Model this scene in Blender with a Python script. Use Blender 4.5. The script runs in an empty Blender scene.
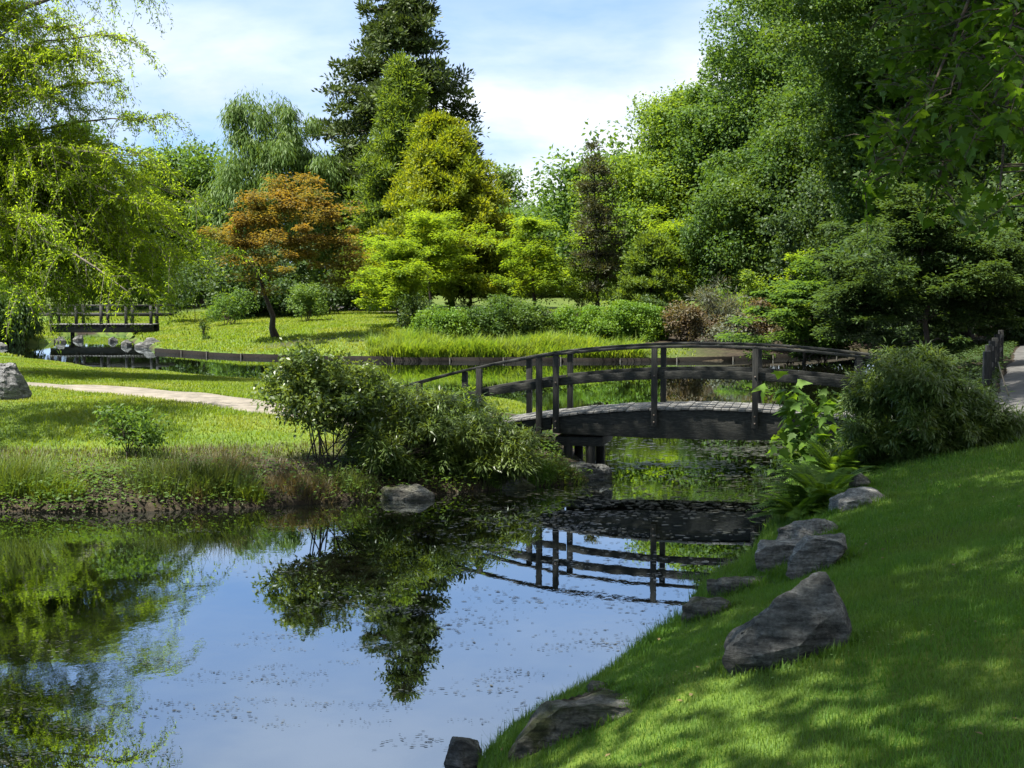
import bpy, bmesh, math, random
import numpy as np
from mathutils import Vector, Matrix, noise as mnoise

S = bpy.context.scene
COL = S.collection
# ------------------------------------------------------------------ camera
F, HC, PITCH = 1540.0, 3.3, math.atan(100 / 1540.0)      # focal length in pixels, eye above water
cam_d = bpy.data.cameras.new('camera'); cam = bpy.data.objects.new('camera', cam_d); COL.objects.link(cam)
cam_d.sensor_width = 36; cam_d.lens = 36 * F / 1024
cam_d.clip_start = 0.1; cam_d.clip_end = 3000
cam.location = (0, 0, HC); cam.rotation_euler = (math.pi / 2 - PITCH, 0, 0)
S.camera = cam
S.render.resolution_x, S.render.resolution_y = 1024, 768
# ------------------------------------------------------------------ sun, sky, exposure
TO_SUN = Vector((-0.40, -0.15, 0.90)).normalized()
SUN_EL = math.asin(TO_SUN.z); SUN_AZ = math.atan2(TO_SUN.x, TO_SUN.y)
sd_ = bpy.data.lights.new('sun', 'SUN'); sd_.energy = 5.0; sd_.angle = math.radians(0.55); sd_.color = (1, 0.95, 0.86)
sun = bpy.data.objects.new('sun', sd_); COL.objects.link(sun)
sun.rotation_euler = (-TO_SUN).to_track_quat('-Z', 'Y').to_euler(); sun.location = (0, 0, 60)
S.view_settings.view_transform = 'Standard'; S.view_settings.look = 'None'
S.view_settings.exposure = 1.85; S.view_settings.gamma = 1.0
try: S.view_settings.use_curve_mapping = False
except Exception: pass
cy = S.cycles
cy.use_denoising = True; cy.max_bounces = 7; cy.diffuse_bounces = 4; cy.glossy_bounces = 3
cy.transmission_bounces = 4; cy.caustics_reflective = False; cy.caustics_refractive = False
cy.sample_clamp_indirect = 6.0

W = bpy.data.worlds.new('World'); S.world = W; W.use_nodes = True
def N(nt, t, **kw):
    n = nt.nodes.new(t)
    for k, v in kw.items():
        if k in n.inputs.keys() if isinstance(k, str) else False: n.inputs[k].default_value = v
        else: setattr(n, k, v)
    return n
def build_world():
    nt = W.node_tree; nt.nodes.clear(); L = nt.links.new
    out = N(nt, 'ShaderNodeOutputWorld'); bg = N(nt, 'ShaderNodeBackground'); bg.inputs['Strength'].default_value = 0.078
    sky = N(nt, 'ShaderNodeTexSky'); sky.sky_type = 'NISHITA'; sky.sun_disc = False
    sky.sun_elevation = SUN_EL; sky.sun_rotation = SUN_AZ; sky.air_density = 1.0; sky.dust_density = 0.3; sky.ozone_density = 2.0
    tc = N(nt, 'ShaderNodeTexCoord'); sep = N(nt, 'ShaderNodeSeparateXYZ'); L(tc.outputs['Generated'], sep.inputs[0])
    # broken cloud: direction projected onto a layer, softened towards the horizon
    def math_(op, a, b):
        n = N(nt, 'ShaderNodeMath', operation=op)
        for k, v in enumerate((a, b)):
            if isinstance(v, (int, float)): n.inputs[k].default_value = v
            else: L(v, n.inputs[k])
        return n.outputs[0]
    lift = N(nt, 'ShaderNodeCombineXYZ'); L(sep.outputs['X'], lift.inputs[0]); L(sep.outputs['Y'], lift.inputs[1])      # clear, deep air: no white-out band at the horizon
    lz = math_('MULTIPLY_ADD', math_('MAXIMUM', sep.outputs['Z'], -0.05), 0.85); lz.node.inputs[2].default_value = 0.23; L(lz, lift.inputs[2])
    nv = N(nt, 'ShaderNodeVectorMath', operation='NORMALIZE'); L(lift.outputs[0], nv.inputs[0]); L(nv.outputs[0], sky.inputs['Vector'])
    den = math_('ADD', sep.outputs['Z'], 0.30)
    cmb = N(nt, 'ShaderNodeCombineXYZ'); L(math_('DIVIDE', sep.outputs['X'], den), cmb.inputs[0]); L(math_('DIVIDE', sep.outputs['Y'], den), cmb.inputs[1]); L(math_('MULTIPLY', sep.outputs['Z'], 3.0), cmb.inputs[2])
    mp = N(nt, 'ShaderNodeMapping'); mp.inputs['Location'].default_value = CLOUD_OFF; L(cmb.outputs[0], mp.inputs[0])
    n1 = N(nt, 'ShaderNodeTexNoise'); n1.inputs['Scale'].default_value = CLOUD_SC; n1.inputs['Detail'].default_value = 9; n1.inputs['Roughness'].default_value = 0.55
    n1.inputs['Distortion'].default_value = 0.2; L(mp.outputs[0], n1.inputs['Vector'])
    bank = math_('MULTIPLY_ADD', sep.outputs['X'], 0.30)                      # the cloud bank thickens towards the right
    bank.node.inputs[2].default_value = 0.05
    cov = math_('ADD', n1.outputs['Fac'], bank)
    r1 = N(nt, 'ShaderNodeValToRGB'); r1.color_ramp.elements[0].position = 0.37; r1.color_ramp.elements[1].position = 0.62; L(cov, r1.inputs[0])
    n2 = N(nt, 'ShaderNodeTexNoise'); n2.inputs['Scale'].default_value = CLOUD_SC * 2.2; n2.inputs['Detail'].default_value = 8; n2.inputs['Roughness'].default_value = 0.55
    L(mp.outputs[0], n2.inputs['Vector'])
    r2 = N(nt, 'ShaderNodeValToRGB'); r2.color_ramp.elements[0].position = 0.36; r2.color_ramp.elements[1].position = 0.62
    r2.color_ramp.elements[0].color = (3.75, 3.95, 4.2, 1); r2.color_ramp.elements[1].color = (5.1, 5.15, 5.2, 1)
    L(n2.outputs['Fac'], r2.inputs[0])
    hz = N(nt, 'ShaderNodeValToRGB'); e = hz.color_ramp.elements; e.new(0.13); e.new(0.3)
    for k, (q, v) in enumerate(((0.0, 0.95), (0.11, 0.9), (0.2, 0.22), (0.5, 0.9))): e[k].position = q; e[k].color = (v, v, v, 1)
    L(sep.outputs['Z'], hz.inputs[0])
    mul = N(nt, 'ShaderNodeMath', operation='MULTIPLY'); L(r1.outputs[0], mul.inputs[0]); L(hz.outputs[0], mul.inputs[1])
    mix = N(nt, 'ShaderNodeMix', data_type='RGBA'); L(mul.outputs[0], mix.inputs['Factor'])
    L(sky.outputs[0], mix.inputs[6]); L(r2.outputs[0], mix.inputs[7])
    L(mix.outputs[2], bg.inputs['Color']); L(bg.outputs[0], out.inputs[0])
CLOUD_OFF, CLOUD_SC = (3.1, 1.4, 0.0), 1.6
build_world()

# ------------------------------------------------------------------ pixel helpers
_c, _s = math.cos(PITCH), math.sin(PITCH)
def ray(px, py):
    x = (px - 512) / F; y = (384 - py) / F
    return np.array((x, _c + y * _s, -_s + y * _c))
def gp(px, py, z=0.0):
    d = ray(px, py); t = (z - HC) / d[2]; return np.array((d[0] * t, d[1] * t, z))
def at(px, py, Y):
    d = ray(px, py); t = Y / d[1]; return np.array((d[0] * t, Y, HC + d[2] * t))

# ------------------------------------------------------------------ object helpers
def tag(o, label=None, cat=None, group=None, kind=None):
    if label: o['label'] = label
    if cat: o['category'] = cat
    if group: o['group'] = group
    if kind: o['kind'] = kind
    return o
def empty(name, loc, label, cat, group=None):
    o = bpy.data.objects.new(name, None); COL.objects.link(o); o.location = loc; o.empty_display_size = 0.2
    return tag(o, label, cat, group)
def link(name, me, mat, parent=None):
    o = bpy.data.objects.new(name, me); COL.objects.link(o)
    if mat is not None: me.materials.append(mat)
    if parent is not None:
        p = parent; off = Vector((0, 0, 0))
        while p is not None: off += p.location; p = p.parent
        me.transform(Matrix.Translation(-off)); o.parent = parent
    return o
def npmesh(name, V, k=4, faces=None, smooth=False):
    """V (n,3); faces (m,k) or consecutive groups of k."""
    V = np.ascontiguousarray(V, dtype=np.float32).reshape(-1, 3)
    if faces is None: faces = np.arange(len(V), dtype=np.int32).reshape(-1, k)
    faces = np.ascontiguousarray(faces, dtype=np.int32); m, k = faces.shape
    me = bpy.data.meshes.new(name)
    me.vertices.add(len(V)); me.vertices.foreach_set('co', V.ravel())
    me.loops.add(m * k); me.loops.foreach_set('vertex_index', faces.ravel())
    me.polygons.add(m); me.polygons.foreach_set('loop_start', np.arange(0, m * k, k, dtype=np.int32))
    try: me.polygons.foreach_set('loop_total', np.full(m, k, dtype=np.int32))
    except Exception: pass
    if smooth: me.polygons.foreach_set('use_smooth', np.ones(m, dtype=bool))
    me.update(calc_edges=True); return me
def unit(a): return a / np.maximum(np.linalg.norm(a, axis=-1, keepdims=True), 1e-9)

class MB:
    """collects quads: tubes, boxes, swept bars"""
    def __init__(s): s.v = []; s.f = []; s.n = 0
    def add(s, V, Fc):
        s.v.append(np.asarray(V, float)); s.f.append(np.asarray(Fc, int) + s.n); s.n += len(V)
    def tube(s, pts, rad, sides=6):
        pts = np.asarray(pts, float); k = len(pts); rad = np.broadcast_to(rad, (k,))
        t = unit(np.gradient(pts, axis=0))
        ref = np.array((0.31, 0.17, 0.93)) if abs(t[0][2]) < 0.9 else np.array((0.95, 0.2, 0.1))
        a = unit(np.cross(t, ref)); b = np.cross(t, a)
        an = np.linspace(0, 2 * np.pi, sides, endpoint=False)
        V = pts[:, None] + rad[:, None, None] * (np.cos(an)[None, :, None] * a[:, None] + np.sin(an)[None, :, None] * b[:, None])
        i = np.arange(k - 1)[:, None] * sides; j = np.arange(sides)[None]; j2 = (j + 1) % sides
        s.add(V.reshape(-1, 3), np.stack([i + j, i + j2, i + sides + j2, i + sides + j], -1).reshape(-1, 4))
    def box(s, c, hx, hy, hz):
        """c centre; hx hy hz half-axis vectors"""
        c = np.asarray(c, float); hx, hy, hz = (np.asarray(q, float) for q in (hx, hy, hz))
        V = [c + a * hx + b * hy + d * hz for d in (-1, 1) for a, b in ((-1, -1), (1, -1), (1, 1), (-1, 1))]
        s.add(V, [(3, 2, 1, 0), (4, 5, 6, 7), (0, 1, 5, 4), (1, 2, 6, 5), (2, 3, 7, 6), (3, 0, 4, 7)])
    def bar(s, pts, side, w, up0, up1):
        """rectangle swept along pts; side unit vector(s); up0/up1 heights below/above the line"""
        pts = np.asarray(pts, float); k = len(pts); side = np.broadcast_to(side, (k, 3)); z = np.array((0, 0, 1.0))
        up0 = np.broadcast_to(up0, (k,)); up1 = np.broadcast_to(up1, (k,))
        V = np.stack([pts - side * w / 2 + z * up0[:, None], pts + side * w / 2 + z * up0[:, None],
                      pts + side * w / 2 + z * up1[:, None], pts - side * w / 2 + z * up1[:, None]], 1)
        i = np.arange(k - 1)[:, None] * 4; j = np.arange(4)[None]; j2 = (j + 1) % 4
        Fc = np.stack([i + j, i + j2, i + 4 + j2, i + 4 + j], -1).reshape(-1, 4)
        Fc = np.concatenate([Fc, [(3, 2, 1, 0)], [(4 * k - 4, 4 * k - 3, 4 * k - 2, 4 * k - 1)]])
        s.add(V.reshape(-1, 3), Fc)
    def build(s, name, mat, parent=None, smooth=False, bevel=0):
        me = npmesh(name, np.concatenate(s.v), faces=np.concatenate(s.f), smooth=smooth)
        o = link(name, me, mat, parent)
        if bevel:
            b = o.modifiers.new('bevel', 'BEVEL'); b.width = bevel; b.segments = 2; b.limit_method = 'ANGLE'
        return o

# ------------------------------------------------------------------ materials
def newmat(name):
    m = bpy.data.materials.new(name); m.use_nodes = True; nt = m.node_tree; nt.nodes.clear()
    return m, nt, nt.links.new
def c4(c): return (c[0], c[1], c[2], 1)
def leafmat(name, a, b, c=None, tr=None, trf=0.42, nscale=0.5, rough=0.55, spec=0.25):
    """a, b: two leaf colours mixed per leaf; c: a third in drifts; tr: light through the leaf"""
    m, nt, L = newmat(name); c = c or b
    out = N(nt, 'ShaderNodeOutputMaterial')
    geo = N(nt, 'ShaderNodeNewGeometry'); tc = N(nt, 'ShaderNodeTexCoord')
    no = N(nt, 'ShaderNodeTexNoise'); no.inputs['Scale'].default_value = nscale; no.inputs['Detail'].default_value = 3
    L(tc.outputs['Object'], no.inputs['Vector'])
    rp = N(nt, 'ShaderNodeMapRange'); rp.inputs['From Min'].default_value = 0.42; rp.inputs['From Max'].default_value = 0.62; L(no.outputs['Fac'], rp.inputs['Value'])
    m1 = N(nt, 'ShaderNodeMix', data_type='RGBA'); m1.inputs[6].default_value = c4(a); m1.inputs[7].default_value = c4(b)
    L(geo.outputs['Random Per Island'], m1.inputs['Factor'])
    m2 = N(nt, 'ShaderNodeMix', data_type='RGBA'); L(rp.outputs[0], m2.inputs['Factor']); L(m1.outputs[2], m2.inputs[6])
    m3 = N(nt, 'ShaderNodeMix', data_type='RGBA'); m3.inputs['Factor'].default_value = 0.6; L(m1.outputs[2], m3.inputs[6]); m3.inputs[7].default_value = c4(c)
    L(m3.outputs[2], m2.inputs[7])
    p = N(nt, 'ShaderNodeBsdfPrincipled'); p.inputs['Roughness'].default_value = rough
    p.inputs['Specular IOR Level'].default_value = spec; L(m2.outputs[2], p.inputs['Base Color'])
    t = N(nt, 'ShaderNodeBsdfTranslucent')
    mt = N(nt, 'ShaderNodeMix', data_type='RGBA', blend_type='MULTIPLY'); mt.inputs['Factor'].default_value = 1
    L(m2.outputs[2], mt.inputs[6]); mt.inputs[7].default_value = c4(tr or (2.3, 2.0, 0.8)); L(mt.outputs[2], t.inputs['Color'])
    mx = N(nt, 'ShaderNodeMixShader'); mx.inputs[0].default_value = trf; L(p.outputs[0], mx.inputs[1]); L(t.outputs[0], mx.inputs[2])
    L(mx.outputs[0], out.inputs[0]); return m
def noisemat(name, cols, scale=4, detail=8, rough=0.85, bump=0.3, bscale=None, stretch=(1, 1, 1), bdist=0.02, spec=0.3, coord='Object', pos=None):
    m, nt, L = newmat(name); out = N(nt, 'ShaderNodeOutputMaterial'); p = N(nt, 'ShaderNodeBsdfPrincipled')
    tc = N(nt, 'ShaderNodeTexCoord'); mp = N(nt, 'ShaderNodeMapping'); mp.inputs['Scale'].default_value = stretch
    L(tc.outputs[coord], mp.inputs[0])
    no = N(nt, 'ShaderNodeTexNoise'); no.inputs['Scale'].default_value = scale; no.inputs['Detail'].default_value = detail; no.inputs['Roughness'].default_value = 0.65
    L(mp.outputs[0], no.inputs['Vector'])
    r = N(nt, 'ShaderNodeValToRGB'); e = r.color_ramp.elements
    k = len(cols)
    while len(e) < k: e.new(0.5)
    for i, cc in enumerate(cols):
        e[i].position = (pos[i] if pos else 0.3 + 0.4 * i / (k - 1)); e[i].color = c4(cc)
    L(no.outputs['Fac'], r.inputs[0]); L(r.outputs[0], p.inputs['Base Color'])
    p.inputs['Roughness'].default_value = rough; p.inputs['Specular IOR Level'].default_value = spec
    if bump:
        nb = N(nt, 'ShaderNodeTexNoise'); nb.inputs['Scale'].default_value = bscale or scale * 4; nb.inputs['Detail'].default_value = 6
        L(mp.outputs[0], nb.inputs['Vector'])
        b = N(nt, 'ShaderNodeBump'); b.inputs['Strength'].default_value = bump; b.inputs['Distance'].default_value = bdist
        L(nb.outputs['Fac'], b.inputs['Height']); L(b.outputs[0], p.inputs['Normal'])
    L(p.outputs[0], out.inputs[0]); return m

M = {}
M['bark'] = noisemat('bark', [(0.035, 0.026, 0.018), (0.09, 0.07, 0.05)], scale=6, stretch=(3, 3, 0.6), bump=0.6)
M['bark_dark'] = noisemat('bark_dark', [(0.016, 0.012, 0.009), (0.05, 0.038, 0.028)], scale=6, stretch=(3, 3, 0.6), bump=0.6)
M['bark_grey'] = noisemat('bark_grey', [(0.07, 0.06, 0.045), (0.17, 0.15, 0.12)], scale=6, stretch=(3, 3, 0.6), bump=0.5)
M['wood_dark'] = noisemat('weathered_shaded_wood', [(0.004, 0.0046, 0.0038), (0.013, 0.0142, 0.0112), (0.038, 0.037, 0.032)], pos=[.36, .5, .66], scale=5, stretch=(1.2, 6, 9), bump=0.5, bscale=14, rough=0.75, bdist=0.01)  # shade on the bridge front is put into this wood colour
M['wood_post'] = noisemat('weathered_post_wood', [(0.005, 0.0056, 0.0045), (0.013, 0.0135, 0.0115), (0.03, 0.029, 0.025)], scale=6, stretch=(8, 8, 0.8), bump=0.5, bscale=14, rough=0.75, bdist=0.01)  # post timber darkened likewise, standing in for shade
M['wood_deck'] = noisemat('silvered_deck_wood', [(0.055, 0.054, 0.049), (0.11, 0.108, 0.10), (0.17, 0.166, 0.156)], scale=5, stretch=(5, 1.0, 5), bump=0.4, rough=0.7, bdist=0.01)
M['wood_edging'] = noisemat('shaded_edging_wood', spec=0.08, cols=[(0.004, 0.0036, 0.003), (0.014, 0.012, 0.0095)], scale=3, stretch=(0.6, 4, 6), bump=0.5)  # dark timber, deepened further in place of shade on its front face
M['stake'] = noisemat('pale_stake_wood', [(0.08, 0.075, 0.06), (0.15, 0.135, 0.11)], scale=8, stretch=(4, 4, 0.7), bump=0.3)
M['steel'] = noisemat('rusted_bolt_steel', [(0.05, 0.035, 0.025), (0.12, 0.10, 0.085)], scale=20, rough=0.6, bump=0.1)
def rockmat(name, cols, moss=0.25, scale=2.2):
    m, nt, L = newmat(name); out = N(nt, 'ShaderNodeOutputMaterial'); p = N(nt, 'ShaderNodeBsdfPrincipled'); p.inputs['Roughness'].default_value = 0.88
    p.inputs['Specular IOR Level'].default_value = 0.25
    tc = N(nt, 'ShaderNodeTexCoord'); mp = N(nt, 'ShaderNodeMapping'); mp.inputs['Scale'].default_value = (1, 1, 2.2); mp.inputs['Rotation'].default_value = (0.3, 0.5, 0.2); L(tc.outputs['Object'], mp.inputs[0])
    n1 = N(nt, 'ShaderNodeTexNoise'); n1.inputs['Scale'].default_value = scale; n1.inputs['Detail'].default_value = 12; n1.inputs['Roughness'].default_value = 0.7; n1.inputs['Distortion'].default_value = 0.4
    L(mp.outputs[0], n1.inputs['Vector'])
    r = N(nt, 'ShaderNodeValToRGB'); e = r.color_ramp.elements; e.new(0.5)
    for i, cc in enumerate(cols): e[i].position = (0.34, 0.5, 0.64)[i]; e[i].color = c4(cc)
    L(n1.outputs['Fac'], r.inputs[0])
    n3 = N(nt, 'ShaderNodeTexNoise'); n3.inputs['Scale'].default_value = 38; n3.inputs['Detail'].default_value = 5; L(tc.outputs['Object'], n3.inputs['Vector'])
    r3 = N(nt, 'ShaderNodeMapRange'); r3.inputs['From Min'].default_value = 0.3; r3.inputs['From Max'].default_value = 0.7; r3.inputs['To Min'].default_value = 0.6; r3.inputs['To Max'].default_value = 1.35; L(n3.outputs['Fac'], r3.inputs['Value'])
    mm = N(nt, 'ShaderNodeVectorMath', operation='SCALE'); L(r.outputs[0], mm.inputs[0]); L(r3.outputs[0], mm.inputs['Scale'])
    n2 = N(nt, 'ShaderNodeTexNoise'); n2.inputs['Scale'].default_value = 3.1; n2.inputs['Detail'].default_value = 8; L(tc.outputs['Object'], n2.inputs['Vector'])
    r2 = N(nt, 'ShaderNodeMapRange'); r2.inputs['From Min'].default_value = 0.66 - moss * 0.4; r2.inputs['From Max'].default_value = 0.76 - moss * 0.4; L(n2.outputs['Fac'], r2.inputs['Value'])
    mx = N(nt, 'ShaderNodeMix', data_type='RGBA'); L(r2.outputs[0], mx.inputs['Factor']); L(mm.outputs[0], mx.inputs[6]); mx.inputs[7].default_value = (0.045, 0.05, 0.02, 1)
    L(mx.outputs[2], p.inputs['Base Color'])
    mp4 = N(nt, 'ShaderNodeMapping'); mp4.inputs['Scale'].default_value = (1.2, 1.2, 7); mp4.inputs['Rotation'].default_value = (0.25, 0.55, 0.4); L(tc.outputs['Object'], mp4.inputs[0])
    n4 = N(nt, 'ShaderNodeTexNoise'); n4.inputs['Scale'].default_value = 3.2; n4.inputs['Detail'].default_value = 12; n4.inputs['Roughness'].default_value = 0.72; n4.inputs['Distortion'].default_value = 0.6; L(mp4.outputs[0], n4.inputs['Vector'])
    r4 = N(nt, 'ShaderNodeMapRange'); r4.inputs['From Min'].default_value = 0.36; r4.inputs['From Max'].default_value = 0.64; r4.inputs['To Min'].default_value = 0.38; r4.inputs['To Max'].default_value = 1.55; L(n4.outputs['Fac'], r4.inputs['Value'])
    m4 = N(nt, 'ShaderNodeVectorMath', operation='SCALE'); L(mx.outputs[2], m4.inputs[0]); L(r4.outputs[0], m4.inputs['Scale'])
    n5 = N(nt, 'ShaderNodeTexNoise'); n5.inputs['Scale'].default_value = 7; n5.inputs['Detail'].default_value = 9; n5.inputs['Roughness'].default_value = 0.75; L(tc.outputs['Object'], n5.inputs['Vector'])
    r5 = N(nt, 'ShaderNodeMapRange'); r5.inputs['From Min'].default_value = 0.60; r5.inputs['From Max'].default_value = 0.68; r5.inputs['To Max'].default_value = 0.7; L(n5.outputs['Fac'], r5.inputs['Value'])
    m5 = N(nt, 'ShaderNodeMix', data_type='RGBA'); L(r5.outputs[0], m5.inputs['Factor']); L(m4.outputs[0], m5.inputs[6]); m5.inputs[7].default_value = tuple(0.9 * q + 0.03 for q in cols[2]) + (1,)
    L(m5.outputs[2], p.inputs['Base Color'])
    b0 = N(nt, 'ShaderNodeBump'); b0.inputs['Strength'].default_value = 1.0; b0.inputs['Distance'].default_value = 0.07; L(n4.outputs['Fac'], b0.inputs['Height'])
    b = N(nt, 'ShaderNodeBump'); b.inputs['Strength'].default_value = 1.0; b.inputs['Distance'].default_value = 0.06; L(n1.outputs['Fac'], b.inputs['Height']); L(b0.outputs[0], b.inputs['Normal'])
    b2 = N(nt, 'ShaderNodeBump'); b2.inputs['Strength'].default_value = 0.5; b2.inputs['Distance'].default_value = 0.008; L(n3.outputs['Fac'], b2.inputs['Height']); L(b.outputs[0], b2.inputs['Normal'])
    L(b2.outputs[0], p.inputs['Normal']); L(p.outputs[0], out.inputs[0]); return m
M['rock_dark'] = rockmat('dark_rock', [(0.032, 0.033, 0.030), (0.085, 0.086, 0.079), (0.18, 0.18, 0.168)], 0.1)
M['rock_grey'] = rockmat('grey_rock', [(0.085, 0.083, 0.075), (0.20, 0.195, 0.178), (0.34, 0.33, 0.305)], 0.2)
M['rock_mossy'] = rockmat('mossy_rock', [(0.05, 0.047, 0.036), (0.125, 0.12, 0.10), (0.22, 0.212, 0.185)], 0.5)
M['rock_pale'] = rockmat('pale_boulder', [(0.08, 0.08, 0.08), (0.15, 0.15, 0.15), (0.22, 0.22, 0.215)], 0.0, 3.5)
M['path'] = noisemat('gravel_path', [(0.085, 0.075, 0.06), (0.14, 0.125, 0.10), (0.20, 0.175, 0.145)], scale=3, bump=0.4, bscale=60, coord='Object')
M['path_grey'] = noisemat('grey_path', [(0.03, 0.03, 0.028), (0.055, 0.054, 0.051), (0.085, 0.082, 0.077)], scale=2.5, bump=0.3, bscale=70)  # grey paving darkened to carry the tree shade lying over it

# ------------------------------------------------------------------ terrain
# pond outline traced at water level, with the bank profile on each side: (x, y, edge step, rise, rise length)
RB = (0.07, 1.72, 3.7); RB2 = (0.12, 1.15, 2.6); LB = (0.10, 0.60, 1.7); LF = (0.16, 0.55, 4.0); FK = (0.14, 1.55, 13.0); FB = (0.2, 1.2, 8.0)
pond = []
def sh(prof, *pp):
    for a, b in pp:
        q = gp(a, b); pond.append((q[0], q[1]) + prof)
def shw(prof, *pp):
    for a, b in pp: pond.append((a, b) + prof)
shw(RB, (-14, 2), (-5, 3.0), (-1.2, 6.0), (-0.25, 8.2))
sh(RB, (478, 768), (500, 740), (545, 712), (575, 697), (600, 680), (625, 660), (650, 642), (684, 624), (690, 604), (702, 588), (735, 572), (752, 556), (764, 535), (778, 510))
sh(RB2, (788, 490), (800, 470))
shw(RB2, (6.4, 31), (9, 38), (12.5, 48), (15, 58))
sh(FB, (872, 352), (845, 354))
sh(FK, (800, 357), (720, 361), (640, 361.5), (560, 361.5), (460, 361), (400, 361), (330, 359.5), (230, 357), (160, 352))
sh(FB, (152, 349), (140, 346), (131, 341), (126, 335), (90, 333), (66, 336), (62, 341), (45, 344), (0, 345))
shw(FB, (-60, 82), (-62, 66))
shw(LF, (-36, 66))
sh(LF, (0, 358), (60, 366), (104, 374), (182, 380), (260, 387), (340, 393), (420, 398), (480, 402), (520, 408), (545, 420))
sh(LB, (570, 442), (584, 462), (598, 475), (586, 482), (560, 485), (500, 490), (440, 494), (400, 497), (330, 503), (250, 508), (130, 512), (60, 513), (0, 512))
shw(LB, (-12, 22.4), (-18, 20), (-24, 14))
pond = np.array(pond)
PA = pond[:, :2]; PBq = np.roll(PA, -1, axis=0); PROF = pond[:, 2:]
def _sd(X, Y):
    P = np.stack([X, Y], -1)[:, None]; d = (PBq - PA)[None]; w = P - PA[None]
    t = np.clip((w * d).sum(-1) / (d * d).sum(-1), 0, 1); q = w - d * t[..., None]; d2 = (q * q).sum(-1)
    a, b = PA, PBq
    c = ((a[None, :, 1] > Y[:, None]) != (b[None, :, 1] > Y[:, None]))
    xi = a[None, :, 0] + (Y[:, None] - a[None, :, 1]) / np.where(np.abs(b[:, 1] - a[:, 1]) < 1e-9, 1e-9, b[:, 1] - a[:, 1])[None] * (b[:, 0] - a[:, 0])[None]
    inside = (c & (X[:, None] < xi)).sum(1) % 2 == 1
    wt = 1.0 / (d2 + 0.05) ** 1.6; wt /= wt.sum(1, keepdims=True)
    pr = wt @ PROF
    return np.where(inside, -1, 1) * np.sqrt(d2.min(1)), pr
def wob(X, Y):
    return (np.sin(X * 0.9 + 1.3 * np.sin(Y * 0.6)) * np.sin(Y * 0.75 + 0.7) * 0.035 + np.sin(X * 2.3 + Y * 1.1) * np.sin(Y * 2.1 - X * 0.8) * 0.014)
def ground(X, Y, want_sd=False):
    X = np.asarray(X, float).ravel(); Y = np.asarray(Y, float).ravel(); H = np.empty(len(X)); D = np.empty(len(X))
    for i in range(0, len(X), 20000):
        x, y = X[i:i + 20000], Y[i:i + 20000]; sd, pr = _sd(x, y)
        e, P, Sc = pr.T
        pos = np.maximum(sd, 0); h = e * np.clip((pos + 0.02) / 0.16, 0, 1) + P * (1 - np.exp(-pos / Sc)) + wob(x, y) * np.clip(pos / 1.0, 0, 1)
        neg = np.minimum(sd, 0); h = np.where(sd < 0, -0.9 * (1 - np.exp(neg / 0.5)), h)
        far = np.clip((y - 120) / 200, 0, 1); h = h + far * 3.0
        H[i:i + 20000] = h; D[i:i + 20000] = sd
    return (H, D) if want_sd else H
def gz(x, y): return float(ground([x], [y])[0])
def fbm(X, Y, s, seed=0):
    r = np.random.default_rng(seed); out = 0
    for k in range(4):
        for _ in range(3):
            a = r.uniform(0, 6.28); f = s * 2 ** k
            out = out + np.sin((X * math.cos(a) + Y * math.sin(a)) * f + r.uniform(0, 6.28)) / 2 ** k
    return out / 5.0

def axis(segs):
    out = [segs[0][0]]
    for a, b, st in segs: out += list(np.linspace(a, b, max(2, int(round((b - a) / st)) + 1))[1:])
    return np.array(out)
gx = axis([(-700, -120, 58), (-120, -36, 4), (-36, -10, 0.5), (-10, 8, 0.14), (8, 26, 0.5), (26, 120, 4), (120, 700, 58)])
gy = axis([(-60, 0, 4), (0, 8, 0.4), (8, 32, 0.14), (32, 60, 0.4), (60, 84, 0.3), (84, 130, 1.2), (130, 300, 12), (300, 1500, 120)])
GX, GY = np.meshgrid(gx, gy); GH, GD = ground(GX, GY, True)
nx, ny = len(gx), len(gy)
ii = (np.arange(ny - 1)[:, None] * nx + np.arange(nx - 1)[None]).ravel()
me = npmesh('lawn_ground', np.stack([GX.ravel(), GY.ravel(), GH], -1), faces=np.stack([ii, ii + 1, ii + 1 + nx, ii + nx], -1), smooth=True)
# bare soil: 0 grass .. 1 earth, mulch or worn turf
def soil_fn(X, Y, D):
    X = X.ravel(); Y = Y.ravel(); n = fbm(X, Y, 0.8, 3); n2 = fbm(X, Y, 0.25, 5)
    sl = np.zeros(len(X))
    pen = (Y < 60) & (X < 2.5) & (Y > 18)
    front = pen & (Y < 36)
    sl = np.where(front, np.clip(1.6 - D / 1.3 + n * 0.8, 0, 1), sl)
    sl = np.where(pen & (X > -5.5) & (Y < 34), np.maximum(sl, np.clip(1.3 - (D - 1.2) / 1.5 + n * .6, 0, 1)), sl)
    far = Y > 62
    sl = np.where(far & (X > -5 + n2 * 2), np.clip((D - 2.2) / 1.0 + n * 0.4, 0, 1), sl)
    sl = np.where(far & (X > 8), np.clip((D + 0.3) / 0.5, 0, 1), sl)
    worn = np.exp(-(((X + 9.0) / 4.2) ** 2 + ((Y - 72.5) / 3.0) ** 2)) * (0.9 + n * 0.9)
    sl = np.where(far, np.maximum(sl, np.clip(worn * 1.5 - 0.55, 0, 1)), sl)
    sl = np.where(Y > 112, 0.35, sl)
    right = (X > 5.2) & (Y > 26) & (Y < 70)
    sl = np.where(right, np.clip(0.6 + n * .5 + (X - 7) * .2, 0, 1), sl)
    sl = np.where(D < 0.10, 1, sl)
    return np.clip(sl, 0, 1)
soil = soil_fn(GX, GY, GD)
atr = me.attributes.new('soil', 'FLOAT', 'POINT'); atr.data.foreach_set('value', soil.astype(np.float32))
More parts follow.
